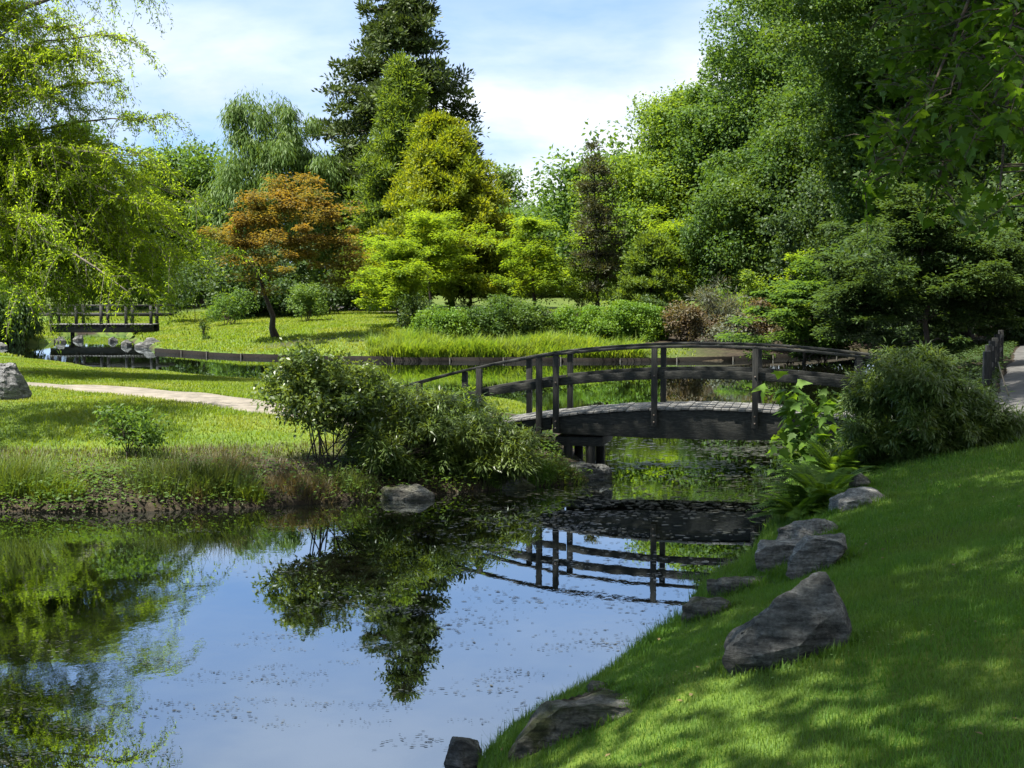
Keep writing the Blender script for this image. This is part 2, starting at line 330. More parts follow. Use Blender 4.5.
def lawnmat():
    m, nt, L = newmat('lawn'); out = N(nt, 'ShaderNodeOutputMaterial'); p = N(nt, 'ShaderNodeBsdfPrincipled'); p.inputs['Roughness'].default_value = 0.9; p.inputs['Specular IOR Level'].default_value = 0.15
    tc = N(nt, 'ShaderNodeTexCoord')
    a = N(nt, 'ShaderNodeTexNoise'); a.inputs['Scale'].default_value = 0.7; a.inputs['Detail'].default_value = 9; a.inputs['Roughness'].default_value = 0.7; L(tc.outputs['Object'], a.inputs['Vector'])
    r = N(nt, 'ShaderNodeValToRGB'); e = r.color_ramp.elements; e.new(0.5)
    for i, (q, cc) in enumerate(((0.3, (0.035, 0.065, 0.010)), (0.5, (0.07, 0.115, 0.014)), (0.7, (0.12, 0.15, 0.022)))): e[i].position = q; e[i].color = c4(cc)
    L(a.outputs['Fac'], r.inputs[0])
    b = N(nt, 'ShaderNodeTexNoise'); b.inputs['Scale'].default_value = 5; b.inputs['Detail'].default_value = 10; b.inputs['Roughness'].default_value = 0.75; L(tc.outputs['Object'], b.inputs['Vector'])
    rs = N(nt, 'ShaderNodeValToRGB'); e = rs.color_ramp.elements; e.new(0.5)
    for i, (q, cc) in enumerate(((0.32, (0.010, 0.008, 0.005)), (0.5, (0.026, 0.020, 0.013)), (0.68, (0.06, 0.048, 0.03)))): e[i].position = q; e[i].color = c4(cc)
    L(b.outputs['Fac'], rs.inputs[0])
    at_ = N(nt, 'ShaderNodeAttribute', attribute_name='soil')
    mx = N(nt, 'ShaderNodeMix', data_type='RGBA'); L(at_.outputs['Fac'], mx.inputs['Factor']); L(r.outputs[0], mx.inputs[6]); L(rs.outputs[0], mx.inputs[7])
    L(mx.outputs[2], p.inputs['Base Color'])
    bp = N(nt, 'ShaderNodeBump'); bp.inputs['Strength'].default_value = 0.7; bp.inputs['Distance'].default_value = 0.06; L(b.outputs['Fac'], bp.inputs['Height']); L(bp.outputs[0], p.inputs['Normal'])
    L(p.outputs[0], out.inputs[0]); return m
tag(link('ground', me, lawnmat()), 'grassy banks and garden soil around the pond', None, None, 'structure')

# ------------------------------------------------------------------ water
def watermat():
    m, nt, L = newmat('pond_water'); out = N(nt, 'ShaderNodeOutputMaterial')
    tc = N(nt, 'ShaderNodeTexCoord'); mp = N(nt, 'ShaderNodeMapping'); mp.inputs['Scale'].default_value = (1.0, 0.55, 1); L(tc.outputs['Object'], mp.inputs[0])
    a = N(nt, 'ShaderNodeTexNoise'); a.inputs['Scale'].default_value = 1.1; a.inputs['Detail'].default_value = 3; L(mp.outputs[0], a.inputs['Vector'])
    b = N(nt, 'ShaderNodeTexNoise'); b.inputs['Scale'].default_value = 9; b.inputs['Detail'].default_value = 3; L(mp.outputs[0], b.inputs['Vector'])
    # patches where a light breeze or scum roughens the surface
    c = N(nt, 'ShaderNodeTexNoise'); c.inputs['Scale'].default_value = 0.33; c.inputs['Detail'].default_value = 5; L(mp.outputs[0], c.inputs['Vector'])
    cr = N(nt, 'ShaderNodeMapRange'); cr.inputs['From Min'].default_value = 0.48; cr.inputs['From Max'].default_value = 0.62; cr.inputs['To Min'].default_value = 0.1; L(c.outputs['Fac'], cr.inputs['Value'])
    mb = N(nt, 'ShaderNodeMath', operation='MULTIPLY'); L(b.outputs['Fac'], mb.inputs[0]); L(cr.outputs[0], mb.inputs[1])
    b1 = N(nt, 'ShaderNodeBump'); b1.inputs['Strength'].default_value = 1; b1.inputs['Distance'].default_value = 0.0009; L(a.outputs['Fac'], b1.inputs['Height'])
    b2 = N(nt, 'ShaderNodeBump'); b2.inputs['Strength'].default_value = 1; b2.inputs['Distance'].default_value = 0.0008; L(mb.outputs[0], b2.inputs['Height']); L(b1.outputs[0], b2.inputs['Normal'])
    d = N(nt, 'ShaderNodeBsdfDiffuse'); d.inputs['Color'].default_value = (0.0035, 0.004, 0.0022, 1)
    g = N(nt, 'ShaderNodeBsdfGlossy'); g.inputs['Roughness'].default_value = 0.003; L(b2.outputs[0], g.inputs['Normal'])
    fr = N(nt, 'ShaderNodeFresnel'); fr.inputs['IOR'].default_value = 1.52; L(b2.outputs[0], fr.inputs['Normal'])
    fm = N(nt, 'ShaderNodeMapRange'); fm.inputs['To Min'].default_value = 0.33; L(fr.outputs[0], fm.inputs['Value']); g.inputs['Color'].default_value = (0.84, 0.93, 1.0, 1)
    mx = N(nt, 'ShaderNodeMixShader'); L(fm.outputs[0], mx.inputs[0]); L(d.outputs[0], mx.inputs[1]); L(g.outputs[0], mx.inputs[2])
    L(mx.outputs[0], out.inputs[0]); return m
wx0, wx1, wy0, wy1 = -64, 30, 3, 102
me = npmesh('pond_water', np.array([(wx0, wy0, 0), (wx1, wy0, 0), (wx1, wy1, 0), (wx0, wy1, 0)], float))
tag(link('pond_water', me, watermat()), 'still dark pond water mirroring sky and trees', None, None, 'structure')

# ------------------------------------------------------------------ paths
def strip(name, pts, w, mat, label, lift=0.012):
    pts = np.array(pts, float); seg = np.linalg.norm(np.diff(pts, axis=0), axis=1); cum = np.r_[0, np.cumsum(seg)]
    n = int(cum[-1] / 0.25) + 2; t = np.linspace(0, cum[-1], n)
    c = np.stack([np.interp(t, cum, pts[:, 0]), np.interp(t, cum, pts[:, 1])], -1)
    k = 9
    for _ in range(20): c[1:-1] = (c[:-2] + c[2:]) / 2
    tg = unit(np.gradient(c, axis=0)); nr = np.stack([-tg[:, 1], tg[:, 0]], -1)
    u = np.linspace(-0.5, 0.5, k)[None, :, None]
    wv = w * (1 + 0.12 * fbm(c[:, 0], c[:, 1], 1.2, 8))[:, None, None]
    Pq = c[:, None] + nr[:, None] * u * wv
    z = ground(Pq[..., 0], Pq[..., 1]).reshape(n, k) + lift + 0.02 * (1 - (2 * u[..., 0]) ** 2)
    V = np.concatenate([Pq, z[..., None]], -1).reshape(-1, 3)
    i = (np.arange(n - 1)[:, None] * k + np.arange(k - 1)[None]).ravel()
    o = link(name, npmesh(name, V, faces=np.stack([i, i + 1, i + 1 + k, i + k], -1), smooth=True), mat)
    return tag(o, label, None, None, 'structure'), c
def G(px, py, z): q = gp(px, py, z); return (q[0], q[1])
_, PATH_L = strip('gravel_path', [(-32, 45), G(-40, 390, .62), G(20, 393, .6), G(90, 397, .6), G(160, 404, .6), G(235, 413, .6), G(300, 420, .6), G(370, 425, .58), (-1.9, 27.6)], 1.75, M['path'], 'pale gravel path crossing the left bank to the bridge')
_, PATH_R = strip('paved_path', [(5.9, 26.3), (8.2, 26.6), (9.9, 27.4), (11.3, 32), (14.0, 40), (18.9, 54), (25.5, 72)], 2.3, M['path_grey'], 'grey paved path along the right bank under trees')
_, PATH_F = strip('garden_path', [G(440, 306.5, 1.75), G(400, 306.2, 1.72), G(355, 305.5, 1.72), G(325, 302, 1.75), G(300, 300, 1.8)], 2.6, M['path'], 'pale garden path at the top of the far lawn')

_, PATH_S = strip('paved_path', [(9.9, 27.8), (8.9, 24.6), (8.6, 22.4), (9.6, 20.2), (13.5, 18.2), (20, 16.6)], 2.2, M['path_grey'], 'grey paved path curving away past the dark bush', 0.018)

# ------------------------------------------------------------------ footbridge over the channel
BO = gp(556, 472)[:2]; BO = np.array((0.75, 26.9)); BDIR = unit(np.array((math.cos(-0.20), math.sin(-0.20), 0)))
BSD = np.array((-BDIR[1], BDIR[0], 0))              # towards the far side
BL, BWID = 5.25, 1.42
def bdeck(s): return 1.02 + 0.16 * (1 - ((s - BL / 2) / (BL / 2)) ** 2)
def bpt(s, side, z): return np.array((BO[0], BO[1], 0)) + BDIR * s + BSD * side + np.array((0, 0, z))
# left approach ramp bends away and down to the bank
RD = unit(np.array((-math.cos(0.30), math.sin(0.22), 0))); RSD = np.array((RD[1], -RD[0], 0)); RL = 2.75
def rdeck(s): return 1.02 - 0.12 * s - 0.028 * s * s
def rpt(s, side, z): return np.array((BO[0], BO[1], 0)) + RD * s + BSD * side * (1 - s / RL) + RSD * side * (s / RL) + np.array((0, 0, z))
br = empty('footbridge', (BO[0], BO[1], 0), 'arched weathered wooden footbridge with handrails over the channel', 'bridge')
rng = random.Random(4)
mb = MB(); npk = 38
for i in range(npk):
    s = (i + 0.5) * BL / npk; z = bdeck(s) - 0.022; sl = (bdeck(s + .05) - bdeck(s - .05)) / .1
    dx = unit(BDIR + np.array((0, 0, sl)))
    mb.box(bpt(s, BWID / 2 + rng.uniform(-.012, .012), z + rng.uniform(-.007, .007)), dx * (BL / npk / 2 - 0.005), BSD * (BWID / 2 + 0.06), np.array((0, 0, 0.02)))
npr = 19
for i in range(npr):
    s = (i + 0.5) * RL / npr; z = rdeck(s) - 0.022; sl = (rdeck(s + .05) - rdeck(s - .05)) / .1
    dx = unit(RD + np.array((0, 0, sl))); mid = rpt(s, BWID / 2, z); sv = (rpt(s, BWID, 0) - rpt(s, 0, 0)) / 2
    mb.box(mid, dx * (RL / npr / 2 - 0.005), sv * 1.08, np.array((0, 0, 0.02)))
deck = mb.build('deck', M['wood_deck'], br, bevel=0.004)
ss = np.linspace(-0.02, BL + 0.02, 25)
for side in (0.035, BWID - 0.035):
    m_ = MB(); m_.bar([bpt(s, side, 0) for s in ss], BSD, 0.09, 0.63 + 0.06 * ((ss - BL / 2) / (BL / 2)) ** 2, np.array([bdeck(s) for s in ss]) - 0.048)
    m_.build('beam', M['wood_dark'], br, bevel=0.008)
    m_ = MB(); rs = np.linspace(0.06, RL, 10)
    m_.bar([rpt(s, side, rdeck(s)) for s in rs], RSD, 0.08, -0.26, -0.05); m_.build('ramp_beam', M['wood_dark'], br, bevel=0.008)
RH = 1.06
for side, off in ((0.0, -0.055), (BWID, 0.055)):
    post_s = [0.03, 1.75, 3.47, 5.2]
    for s in post_s:
        m_ = MB(); a = bpt(s, side + off, 0)
        z0, z1 = bdeck(s) - 0.32, bdeck(s) + RH - 0.03
        m_.box(a + np.array((0, 0, (z0 + z1) / 2)), BDIR * 0.05, BSD * 0.05, np.array((0, 0, (z1 - z0) / 2))); m_.build('post', M['wood_post'], br, bevel=0.006)
        if side == 0:
            for zb in (bdeck(s) - .12, bdeck(s) - .24, bdeck(s) + .56):
                m_ = MB(); q = bpt(s, off - .052, zb); m_.tube([q, q - BSD * .012, q - BSD * .0125], [.016, .015, .001], 8); m_.build('bolt', M['steel'], br)
    for s in ((0.27, 1.35, 2.45) if side == 0 else (0.75, 2.0)):
        m_ = MB(); a = rpt(s, side + off, 0); z1 = rdeck(s) + RH - 0.03 - 0.02 * s; z0 = rdeck(s) - 0.36
        m_.box(a + np.array((0, 0, (z0 + z1) / 2)), RD * 0.05, RSD * 0.05, np.array((0, 0, (z1 - z0) / 2))); m_.build('post', M['wood_post'], br, bevel=0.006)
    # rails: left ramp and arch as separate pieces
    sr = np.linspace(-0.0, BL + 0.55, 24)
    m_ = MB(); m_.bar([bpt(s, side + off * 0.4, bdeck(s) + RH) for s in sr], BSD, 0.15, -0.03, 0.015); m_.build('handrail', M['wood_dark'], br, bevel=0.008)
    m_ = MB(); m_.bar([bpt(s, side + off * 0.0, bdeck(s) + 0.56) for s in np.linspace(0, BL, 24)], BSD, 0.05, -0.065, 0.075); m_.build('mid_rail', M['wood_dark'], br, bevel=0.006)
    sr = np.linspace(0.005, RL + 0.25, 14)
    m_ = MB(); m_.bar([rpt(s, side + off * 0.4, rdeck(s) + RH - 0.02 * s) for s in sr], BSD, 0.13, -0.03, 0.015); m_.build('handrail', M['wood_dark'], br, bevel=0.008)
    m_ = MB(); m_.bar([rpt(s, side, rdeck(s) + 0.55) for s in np.linspace(0.03, RL, 12)], BSD, 0.05, -0.065, 0.07); m_.build('mid_rail', M['wood_dark'], br, bevel=0.006)
for side in (0.12, BWID - 0.12):
    for s in (0.22, 0.62):
        m_ = MB(); m_.tube([bpt(s, side, z) for z in (-0.5, 0.1, 0.62)], [0.085, 0.082, 0.08], 10); m_.build('pier_post', M['wood_post'], br, smooth=True)
m_ = MB(); m_.box(bpt(0.42, BWID / 2, 0.545), BDIR * 0.42, BSD * (BWID / 2 - 0.05), np.array((0, 0, 0.08))); m_.build('crossbeam', M['wood_dark'], br, bevel=0.01)

# ------------------------------------------------------------------ far footbridge
fb0 = gp(46, 340); fbY = fb0[1]; X0 = at(50, 324, fbY)[0]; X1 = at(153, 324, fbY)[0]; fz = at(50, 324, fbY)[2]
fb = empty('footbridge', (X0, fbY, 0), 'small flat wooden footbridge far left behind the weeping tree', 'bridge')
m_ = MB(); L_ = X1 - X0
for i in range(34):
    m_.box((X0 + (i + .5) * L_ / 34, fbY + 0.8, fz - 0.03), (L_ / 68 - 0.006, 0, 0), (0, 0.95, 0), (0, 0, 0.03))
m_.build('deck', M['wood_deck'], fb)
for yy in (0.05, 1.55):
    m_ = MB(); m_.box((X0 + L_ / 2, fbY + yy, fz - 0.28), (L_ / 2, 0, 0), (0, 0.06, 0), (0, 0, 0.22)); m_.build('beam', M['wood_dark'], fb)
    for k in range(5):
        m_ = MB(); m_.box((X0 + 0.1 + k * (L_ - 0.2) / 4, fbY + yy - 0.1, fz + 0.42), (0.09, 0, 0), (0, 0.06, 0), (0, 0, 0.66)); m_.build('post', M['wood_post'], fb)
    for zz, hh in ((1.08, 0.05), (0.55, 0.09)):
        m_ = MB(); m_.box((X0 + L_ / 2, fbY + yy, fz + zz), (L_ / 2 + 0.9, 0, 0), (0, 0.05, 0), (0, 0, hh)); m_.build('rail', M['wood_dark' if zz < 1 else 'wood_post'], fb)
for s in (0.18, 0.8):
    m_ = MB(); m_.tube([(X0 + L_ * s, fbY + 0.8, z) for z in (-0.4, 0.3, fz - 0.45)], 0.12, 8); m_.build('pier_post', M['wood_post'], fb)

# ------------------------------------------------------------------ far pond edging
kp = [gp(a, b)[:2] for a, b in ((156, 352), (230, 357), (330, 359.5), (400, 361), (460, 361), (560, 361.5), (640, 361.5), (720, 361), (800, 357), (845, 354))]
kp = np.array(kp); kc = np.r_[0, np.cumsum(np.linalg.norm(np.diff(kp, axis=0), axis=1))]
def kpt(t): return np.array((np.interp(t, kc, kp[:, 0]), np.interp(t, kc, kp[:, 1]) - 0.14, 0))
ed = empty('pond_edging', tuple(kpt(0)), 'long dark timber edging with pale stakes along the far bank', 'edging')
t = 0; rr = random.Random(2)
while t < kc[-1] - 0.5:
    t2 = min(t + rr.uniform(2.3, 2.7), kc[-1]); a, b = kpt(t + 0.015), kpt(t2 - 0.015); dv = unit(b - a); sv = np.array((-dv[1], dv[0], 0)); zt = rr.uniform(.15, .19)
    m_ = MB(); m_.box((a + b) / 2 + np.array((0, 0, zt - 0.35)), (b - a) / 2, sv * 0.05, np.array((0, 0, 0.35))); m_.build('board', M['wood_edging'], ed)
    m_ = MB(); q = kpt(t2) - sv * 0.09; m_.tube([q + np.array((0, 0, z)) for z in (-0.5, 0, zt + rr.uniform(-.02, .05))], 0.04, 6); m_.build('stake', M['stake'], ed)
    t = t2

# ------------------------------------------------------------------ rocks
ROCKS = []
def rock(name, label, pts, mat, seed, group='rocks along the bank', rough=0.05, cuts=4, smooth=0, cat='rock', base=None):
    pts = np.array(pts, float)
    bm = bmesh.new()
    for p in pts: bm.verts.new(p)
    r = bmesh.ops.convex_hull(bm, input=bm.verts)
    bmesh.ops.delete(bm, geom=[v for v in bm.verts if not v.link_faces], context='VERTS')
    bmesh.ops.triangulate(bm, faces=bm.faces)
    size = max(pts.max(0) - pts.min(0)); ROCKS.append((pts.min(0), pts.max(0)))
    for it in range(cuts + 1):
        eds = [e for e in bm.edges if e.calc_length() > size * 0.055]
        if not eds: break
        bmesh.ops.subdivide_edges(bm, edges=eds, cuts=1, use_grid_fill=True)
        bmesh.ops.triangulate(bm, faces=bm.faces)
        if it < smooth: bmesh.ops.smooth_vert(bm, verts=bm.verts, factor=0.35, use_axis_x=True, use_axis_y=True, use_axis_z=True)
    bm.normal_update()
    off = Vector((seed * 7.3, seed * 3.1, seed * 1.7))
    for v in bm.verts:
        q = v.co / size
        d = mnoise.fractal(q * 2.2 + off, 0.8, 2.0, 5) * rough * size * 1.2 + (mnoise.noise(q * 9 + off)) * rough * size * 0.22
        lay = abs(mnoise.noise(Vector((q.x * 2, q.y * 2, q.z * 9 + q.x * 3)) + off)); d -= max(0, 0.12 - lay) * rough * size * 2.2
        v.co += v.normal * d
    me = bpy.data.meshes.new(name); bm.to_mesh(me); bm.free()
    for p in me.polygons: p.use_smooth = True
    me.set_sharp_from_angle(angle=math.radians(24))
    o = bpy.data.objects.new(name, me); COL.objects.link(o); me.materials.append(mat)
    c = base if base is not None else (pts[:, 0].mean(), pts[:, 1].mean(), pts[:, 2].min())
    me.transform(Matrix.Translation(-Vector(c))); o.location = c
    return tag(o, label, cat, group)
def fl(px, py, sink=0.0):
    """ground point that a pixel looks at, found by marching along the ray"""
    d = ray(px, py); lo = 2.0; t = 2.0
    T = np.arange(3, 140, 0.1); X = d[0] * T; Y = d[1] * T; Z = HC + d[2] * T
    H = np.maximum(ground(X, Y), 0); k = int(np.argmax(Z <= H)); return np.array((X[k], Y[k], H[k] - sink))
def blob(name, label, x0, x1, ytop, ybase, mat, seed, dep=0.8, top=0.6, skew=0.0, n=9, sink=0.12, **kw):
    """a weathered stone seen between pixel columns x0-x1, from ytop down to ybase"""
    xc = (x0 + x1) / 2; b = fl(xc, ybase); Y = b[1]; pm = Y / F
    w = (x1 - x0) * pm; h = max(0.06, (ybase - ytop) * pm * 0.96); D = w * dep
    r = random.Random(seed); P = []
    z0 = min(b[2], gz(b[0], Y + D * .5)) - sink
    zt = b[2] + h
    for i in range(n):
        a = 2 * math.pi * i / n + r.uniform(-.25, .25); rr_ = r.uniform(0.78, 1.08)
        X = b[0] + math.cos(a) * w / 2 * rr_; Yy = Y + D / 2 + math.sin(a) * D / 2 * rr_
        P.append((X, Yy, z0)); P.append((X, Yy, b[2] + (zt - b[2]) * r.uniform(0.15, 0.5)))
    for i in range(n):
        a = 2 * math.pi * i / n + r.uniform(-.2, .2); rr_ = r.uniform(0.4, 1.0) * top
        P.append((b[0] + skew * w + math.cos(a) * w / 2 * rr_, Y + D / 2 + math.sin(a) * D / 2 * rr_, b[2] + (zt - b[2]) * r.uniform(0.62, 1.0)))
    return rock(name, label, P, mat, seed, base=(b[0], Y + D / 2, z0), **kw)

# the big wedge stone on the lawn: low at left, peak at right
b = fl(790, 664); Yb = b[1]
def hp(px, py, dy=0.0): q = at(px, py, Yb); return (q[0] * (1 + dy / Yb), q[1] + dy, q[2] if dy == 0 else q[2])
P = [hp(722, 660), hp(726, 648), hp(735, 668), hp(775, 667), hp(812, 660), hp(845, 645), hp(849, 632), hp(838, 610), hp(832, 588, .12), hp(826, 579, .22), hp(812, 581, .25), hp(790, 592, .12), hp(765, 612, .02),
     hp(740, 634, -.02), hp(760, 650, -.14), hp(800, 640, -.16), hp(818, 622, -.1), hp(726, 650, .35), hp(800, 600, .5), hp(822, 590, .55), hp(846, 640, .55), hp(780, 690, .3), hp(735, 690, .2), hp(840, 680, .4), hp(790, 690, 0), hp(740, 685, 0)]
rock('boulder', 'large dark wedge-shaped boulder alone on the near lawn', P, M['rock_dark'], 3, rough=0.038, smooth=0, cuts=4)
# split pair further up the bank
b = fl(815, 574); Yb = b[1]
P = [hp(786, 575), hp(790, 562), hp(800, 548), hp(815, 539), hp(838, 541), hp(845, 546), hp(826, 572), hp(812, 579), hp(795, 580), hp(800, 545, .5), hp(842, 545, .6), hp(830, 585, .4), hp(795, 590, .3), hp(846, 560, .6)]
rock('rock', 'pale tilted slab with a black underside behind the wedge boulder', P, M['rock_grey'], 5, rough=0.04)
b = fl(772, 572); Yb = b[1]
P = [hp(757, 568), hp(756, 554), hp(766, 547), hp(790, 545), hp(806, 548), hp(800, 560), hp(788, 572), hp(770, 574), hp(760, 547, .4), hp(800, 547, .5), hp(795, 585, .3), hp(760, 585, .3)]
rock('rock', 'low grey rock at the waterline touching the tilted slab', P, M['rock_grey'], 6, rough=0.03)
blob('rock', 'rounded grey rock with a flat top above the tilted slab', 780, 852, 523, 541, M['rock_grey'], 7, dep=0.7, top=0.85)
blob('rock', 'smooth pale flat slab in the lawn below the fern', 834, 897, 491, 509, M['rock_grey'], 8, dep=0.9, top=0.6, skew=0.05, rough=0.03)
blob('rock', 'small upright stone half hidden by the dark bush', 849, 878, 474, 490, M['rock_mossy'], 9, dep=0.8, top=0.75)
blob('rock', 'long flat mossy stone sunk in shoreline grass above the short one', 702, 790, 579, 592, M['rock_mossy'], 10, dep=0.5, top=0.9)
blob('rock', 'short flat stone at the water edge left of the wedge boulder', 685, 742, 601, 617, M['rock_mossy'], 11, dep=0.6, top=0.85)
# broad ledge at the bottom of the picture
b = fl(560, 745); Yb = b[1]
P = [hp(508, 752), hp(520, 735), hp(536, 716), hp(560, 701), hp(592, 697), hp(632, 700), hp(655, 710), hp(648, 722), hp(610, 730), hp(585, 742), hp(560, 752), hp(525, 760), hp(545, 706, .5), hp(600, 697, .7), hp(650, 706, .6), hp(540, 780, .1), hp(600, 770, .3), hp(640, 750, .5), hp(505, 775, .2)]
P = [q - np.array((0, 0, .05 + .06 * (k > 5))) for k, q in enumerate(P)]
rock('rock', 'broad cracked rock ledge sloping into the water at the bottom', P, M['rock_mossy'], 12, rough=0.04, cuts=4)
blob('rock', 'small rock on the shoreline just above the broad ledge', 584, 614, 683, 693, M['rock_mossy'], 13, dep=0.7, top=0.8)
b = gp(463, 764); Yb = b[1]
P = [hp(441, 770), hp(447, 750), hp(456, 740), hp(462, 740), hp(480, 752), hp(487, 764), hp(490, 790), hp(440, 800), hp(452, 745, .2), hp(478, 752, .3), hp(485, 790, .35), hp(445, 790, .35), hp(465, 775, -.12)]
rock('rock', 'dark pointed rock standing in the water at the bottom edge', P, M['rock_dark'], 14, rough=0.03)
blob('boulder', 'pale grey rounded boulder beside the gravel path at far left', -24, 23, 361, 401, M['rock_pale'], 15, dep=0.9, top=0.62, rough=0.05)
blob('rock', 'grey shoreline rock under the middle bamboo', 374, 436, 487, 501, M['rock_mossy'], 16, dep=0.6, top=0.8)
blob('rock', 'dark flat rock at the foot of the bridge pier', 556, 612, 466, 477, M['rock_dark'], 17, dep=0.7, top=0.9)
blob('rock', 'low mossy rock on the shore left of the bridge pier', 478, 540, 480, 491, M['rock_mossy'], 18, dep=0.6, top=0.8)
FRL = [(52, 66, 336, 343, 'small'), (70, 84, 335, 341, 'squat'), (106, 118, 336, 342, 'upright'), (119, 131, 339, 346, 'tall'), (130, 152, 342, 348, 'broad'), (140, 160, 338, 346, 'warm'), (-6, 6, 342, 348, 'end')]
FRT = ['small pale rock under the left end of the far footbridge', 'squat pale rock beside a pier of the far footbridge', 'low pale rock below the far footbridge deck', 'bluish white rock under the far footbridge', 'broad pale rock where far edging begins', 'sandy rock at right end of the far footbridge', 'grey rock below the dark weeping shrub at left edge']
for k, (a, b_, c, d, w) in enumerate(FRL): blob('rock', FRT[k], a, b_, c, d, M['rock_dark'], 30 + k, group='rocks by the far footbridge', cuts=1, rough=.015)

# ------------------------------------------------------------------ foliage builders
def rnd_dirs(r, n): return unit(r.normal(size=(n, 3)))
def leaves(P, d, nrm, L, Wd, fold=0.12):
    n = len(P); L = np.broadcast_to(L, (n,))[:, None]; Wd = np.broadcast_to(Wd, (n,))[:, None]
    d = unit(d); s = unit(np.cross(nrm, d)); nn = np.cross(d, s); mid = P + d * L * 0.45 + nn * L * fold
    return np.stack([P, mid + s * Wd / 2, P + d * L, mid - s * Wd / 2], 1)
def fan_leaves(r, c, rad, n, L, Wd, style, squash=0.7):
    """n leaves round the clump centre c"""
    ax = r.uniform(.65, 1.4, 3) if style in ('round', 'tuft') else np.ones(3)
    u = rnd_dirs(r, n); rr_ = r.uniform(0, 1, (n, 1)) ** 0.62 * (1 + .35 * np.sin(3 * u[:, :1] + r.uniform(0, 6)) * np.sin(4 * u[:, 1:2] + r.uniform(0, 6)))
    R = np.array((rad, rad, rad * squash)) * ax * (1.12 if style == 'round' else 1); off = u * rr_ * R; P = c + off
    if style == 'round': off = np.clip(r.normal(size=(n, 3)), -1.75, 1.75) * 0.55 * R; P = c + off; u = unit(off)
    Lr = L * r.uniform(0.6, 1.35, n); up = np.array((0, 0, 1.0))
    if style == 'round':
        nrm = unit(0.5 * u + 0.55 * up + 0.75 * rnd_dirs(r, n)); d = np.cross(nrm, rnd_dirs(r, n)) + 0.3 * u
    elif style == 'pad':
        nrm = unit(up + 0.5 * rnd_dirs(r, n)); d = u * (1, 1, 0.2) + 0.5 * rnd_dirs(r, n) * (1, 1, .25) - 0.14 * up
    elif style == 'tuft':
        nrm = rnd_dirs(r, n) + 0.5 * up; d = u + 0.35 * up + 0.5 * rnd_dirs(r, n)
    elif style == 'droop':
        nrm = unit(u * (1, 1, .2) + 0.5 * rnd_dirs(r, n)); d = -1.0 * up + 0.5 * u + 0.35 * rnd_dirs(r, n)
    else:                                               # lance: fans of bamboo leaves arching outwards and down
        d = u * (1, 1, .5) - 0.35 * up + 0.55 * rnd_dirs(r, n); nrm = unit(up + 0.4 * u + 0.6 * rnd_dirs(r, n))
    return leaves(P, d, nrm, Lr, Wd * Lr / L)
def ell_points(r, c, R, n, shell=0.42, lump=0.22, zmin=-1.0):
    """clump centres inside a lumpy ellipsoid, more towards its surface"""
    out = []
    ph = r.uniform(0, 6.28, 6)
    while len(out) < n:
        u = unit(r.normal(size=3))
        if u[2] < zmin: continue
        l = 1 + lump * (math.sin(3.1 * u[0] + ph[0]) * math.sin(2.7 * u[2] + ph[1]) + 0.6 * math.sin(5 * u[1] + ph[2]) * math.sin(4.3 * u[0] + ph[3]))
        out.append(np.asarray(c) + u * np.asarray(R) * l * r.uniform(0, 1) ** shell)
    return np.array(out)
def limbs(mb, r, trunk, tr, centres, sides=5, rbase=None, every=1):
    """join clump centres to the trunk with tapering, slightly sagging boughs"""
    nodes = [p for p in trunk[len(trunk) // 3:]]; nr = [q * 0.6 for q in tr[len(tr) // 3:]]
    tx = trunk[-1]; order = np.argsort([np.min(np.linalg.norm(np.asarray(nodes) - c, axis=1)) for c in centres])
    for kk, i in enumerate(order):
        if kk % every: continue
        c = centres[i]; A = np.asarray(nodes); dd = np.linalg.norm(A - c, axis=1) + 1.5 * np.maximum(A[:, 2] - c[2], 0) + 0.4 * np.arange(len(A)) / len(A)
        j = int(np.argmin(dd)); a = A[j]; le = np.linalg.norm(c - a)
        if le < 0.15: continue
        m1 = a + (c - a) * 0.35 + np.array((0, 0, le * 0.10)) + r.normal(size=3) * le * 0.06
        m2 = a + (c - a) * 0.7 + np.array((0, 0, le * 0.08)) + r.normal(size=3) * le * 0.06
        r0 = min(nr[j] * 0.75, 0.02 + le * 0.028); mb.tube([a, m1, m2, c], [r0, r0 * .75, r0 * .5, r0 * .22 + 0.004], sides)
        for q, w in ((m1, .8), (m2, .55), (c, .35)): nodes.append(q); nr.append(r0 * w)
def trunk_line(base, top, r, n=8, wob_=0.03):
    base = np.asarray(base, float); top = np.asarray(top, float); H = np.linalg.norm(top - base); T = np.linspace(0, 1, n)
    P = base + (top - base) * T[:, None]; P[1:-1] += r.normal(size=(n - 2, 3)) * (H * wob_, H * wob_, 0)
    return P
def finish(name, label, cat, group, base, tr_mb, V, bark, leafm, leafname='crown', trunkname='trunk'):
    e = empty(name, tuple(base), label, cat, group)
    if tr_mb is not None and tr_mb.n: tr_mb.build(trunkname, bark, e, smooth=True)
    link(leafname, npmesh(leafname, V.reshape(-1, 3)), leafm, e)
    return e
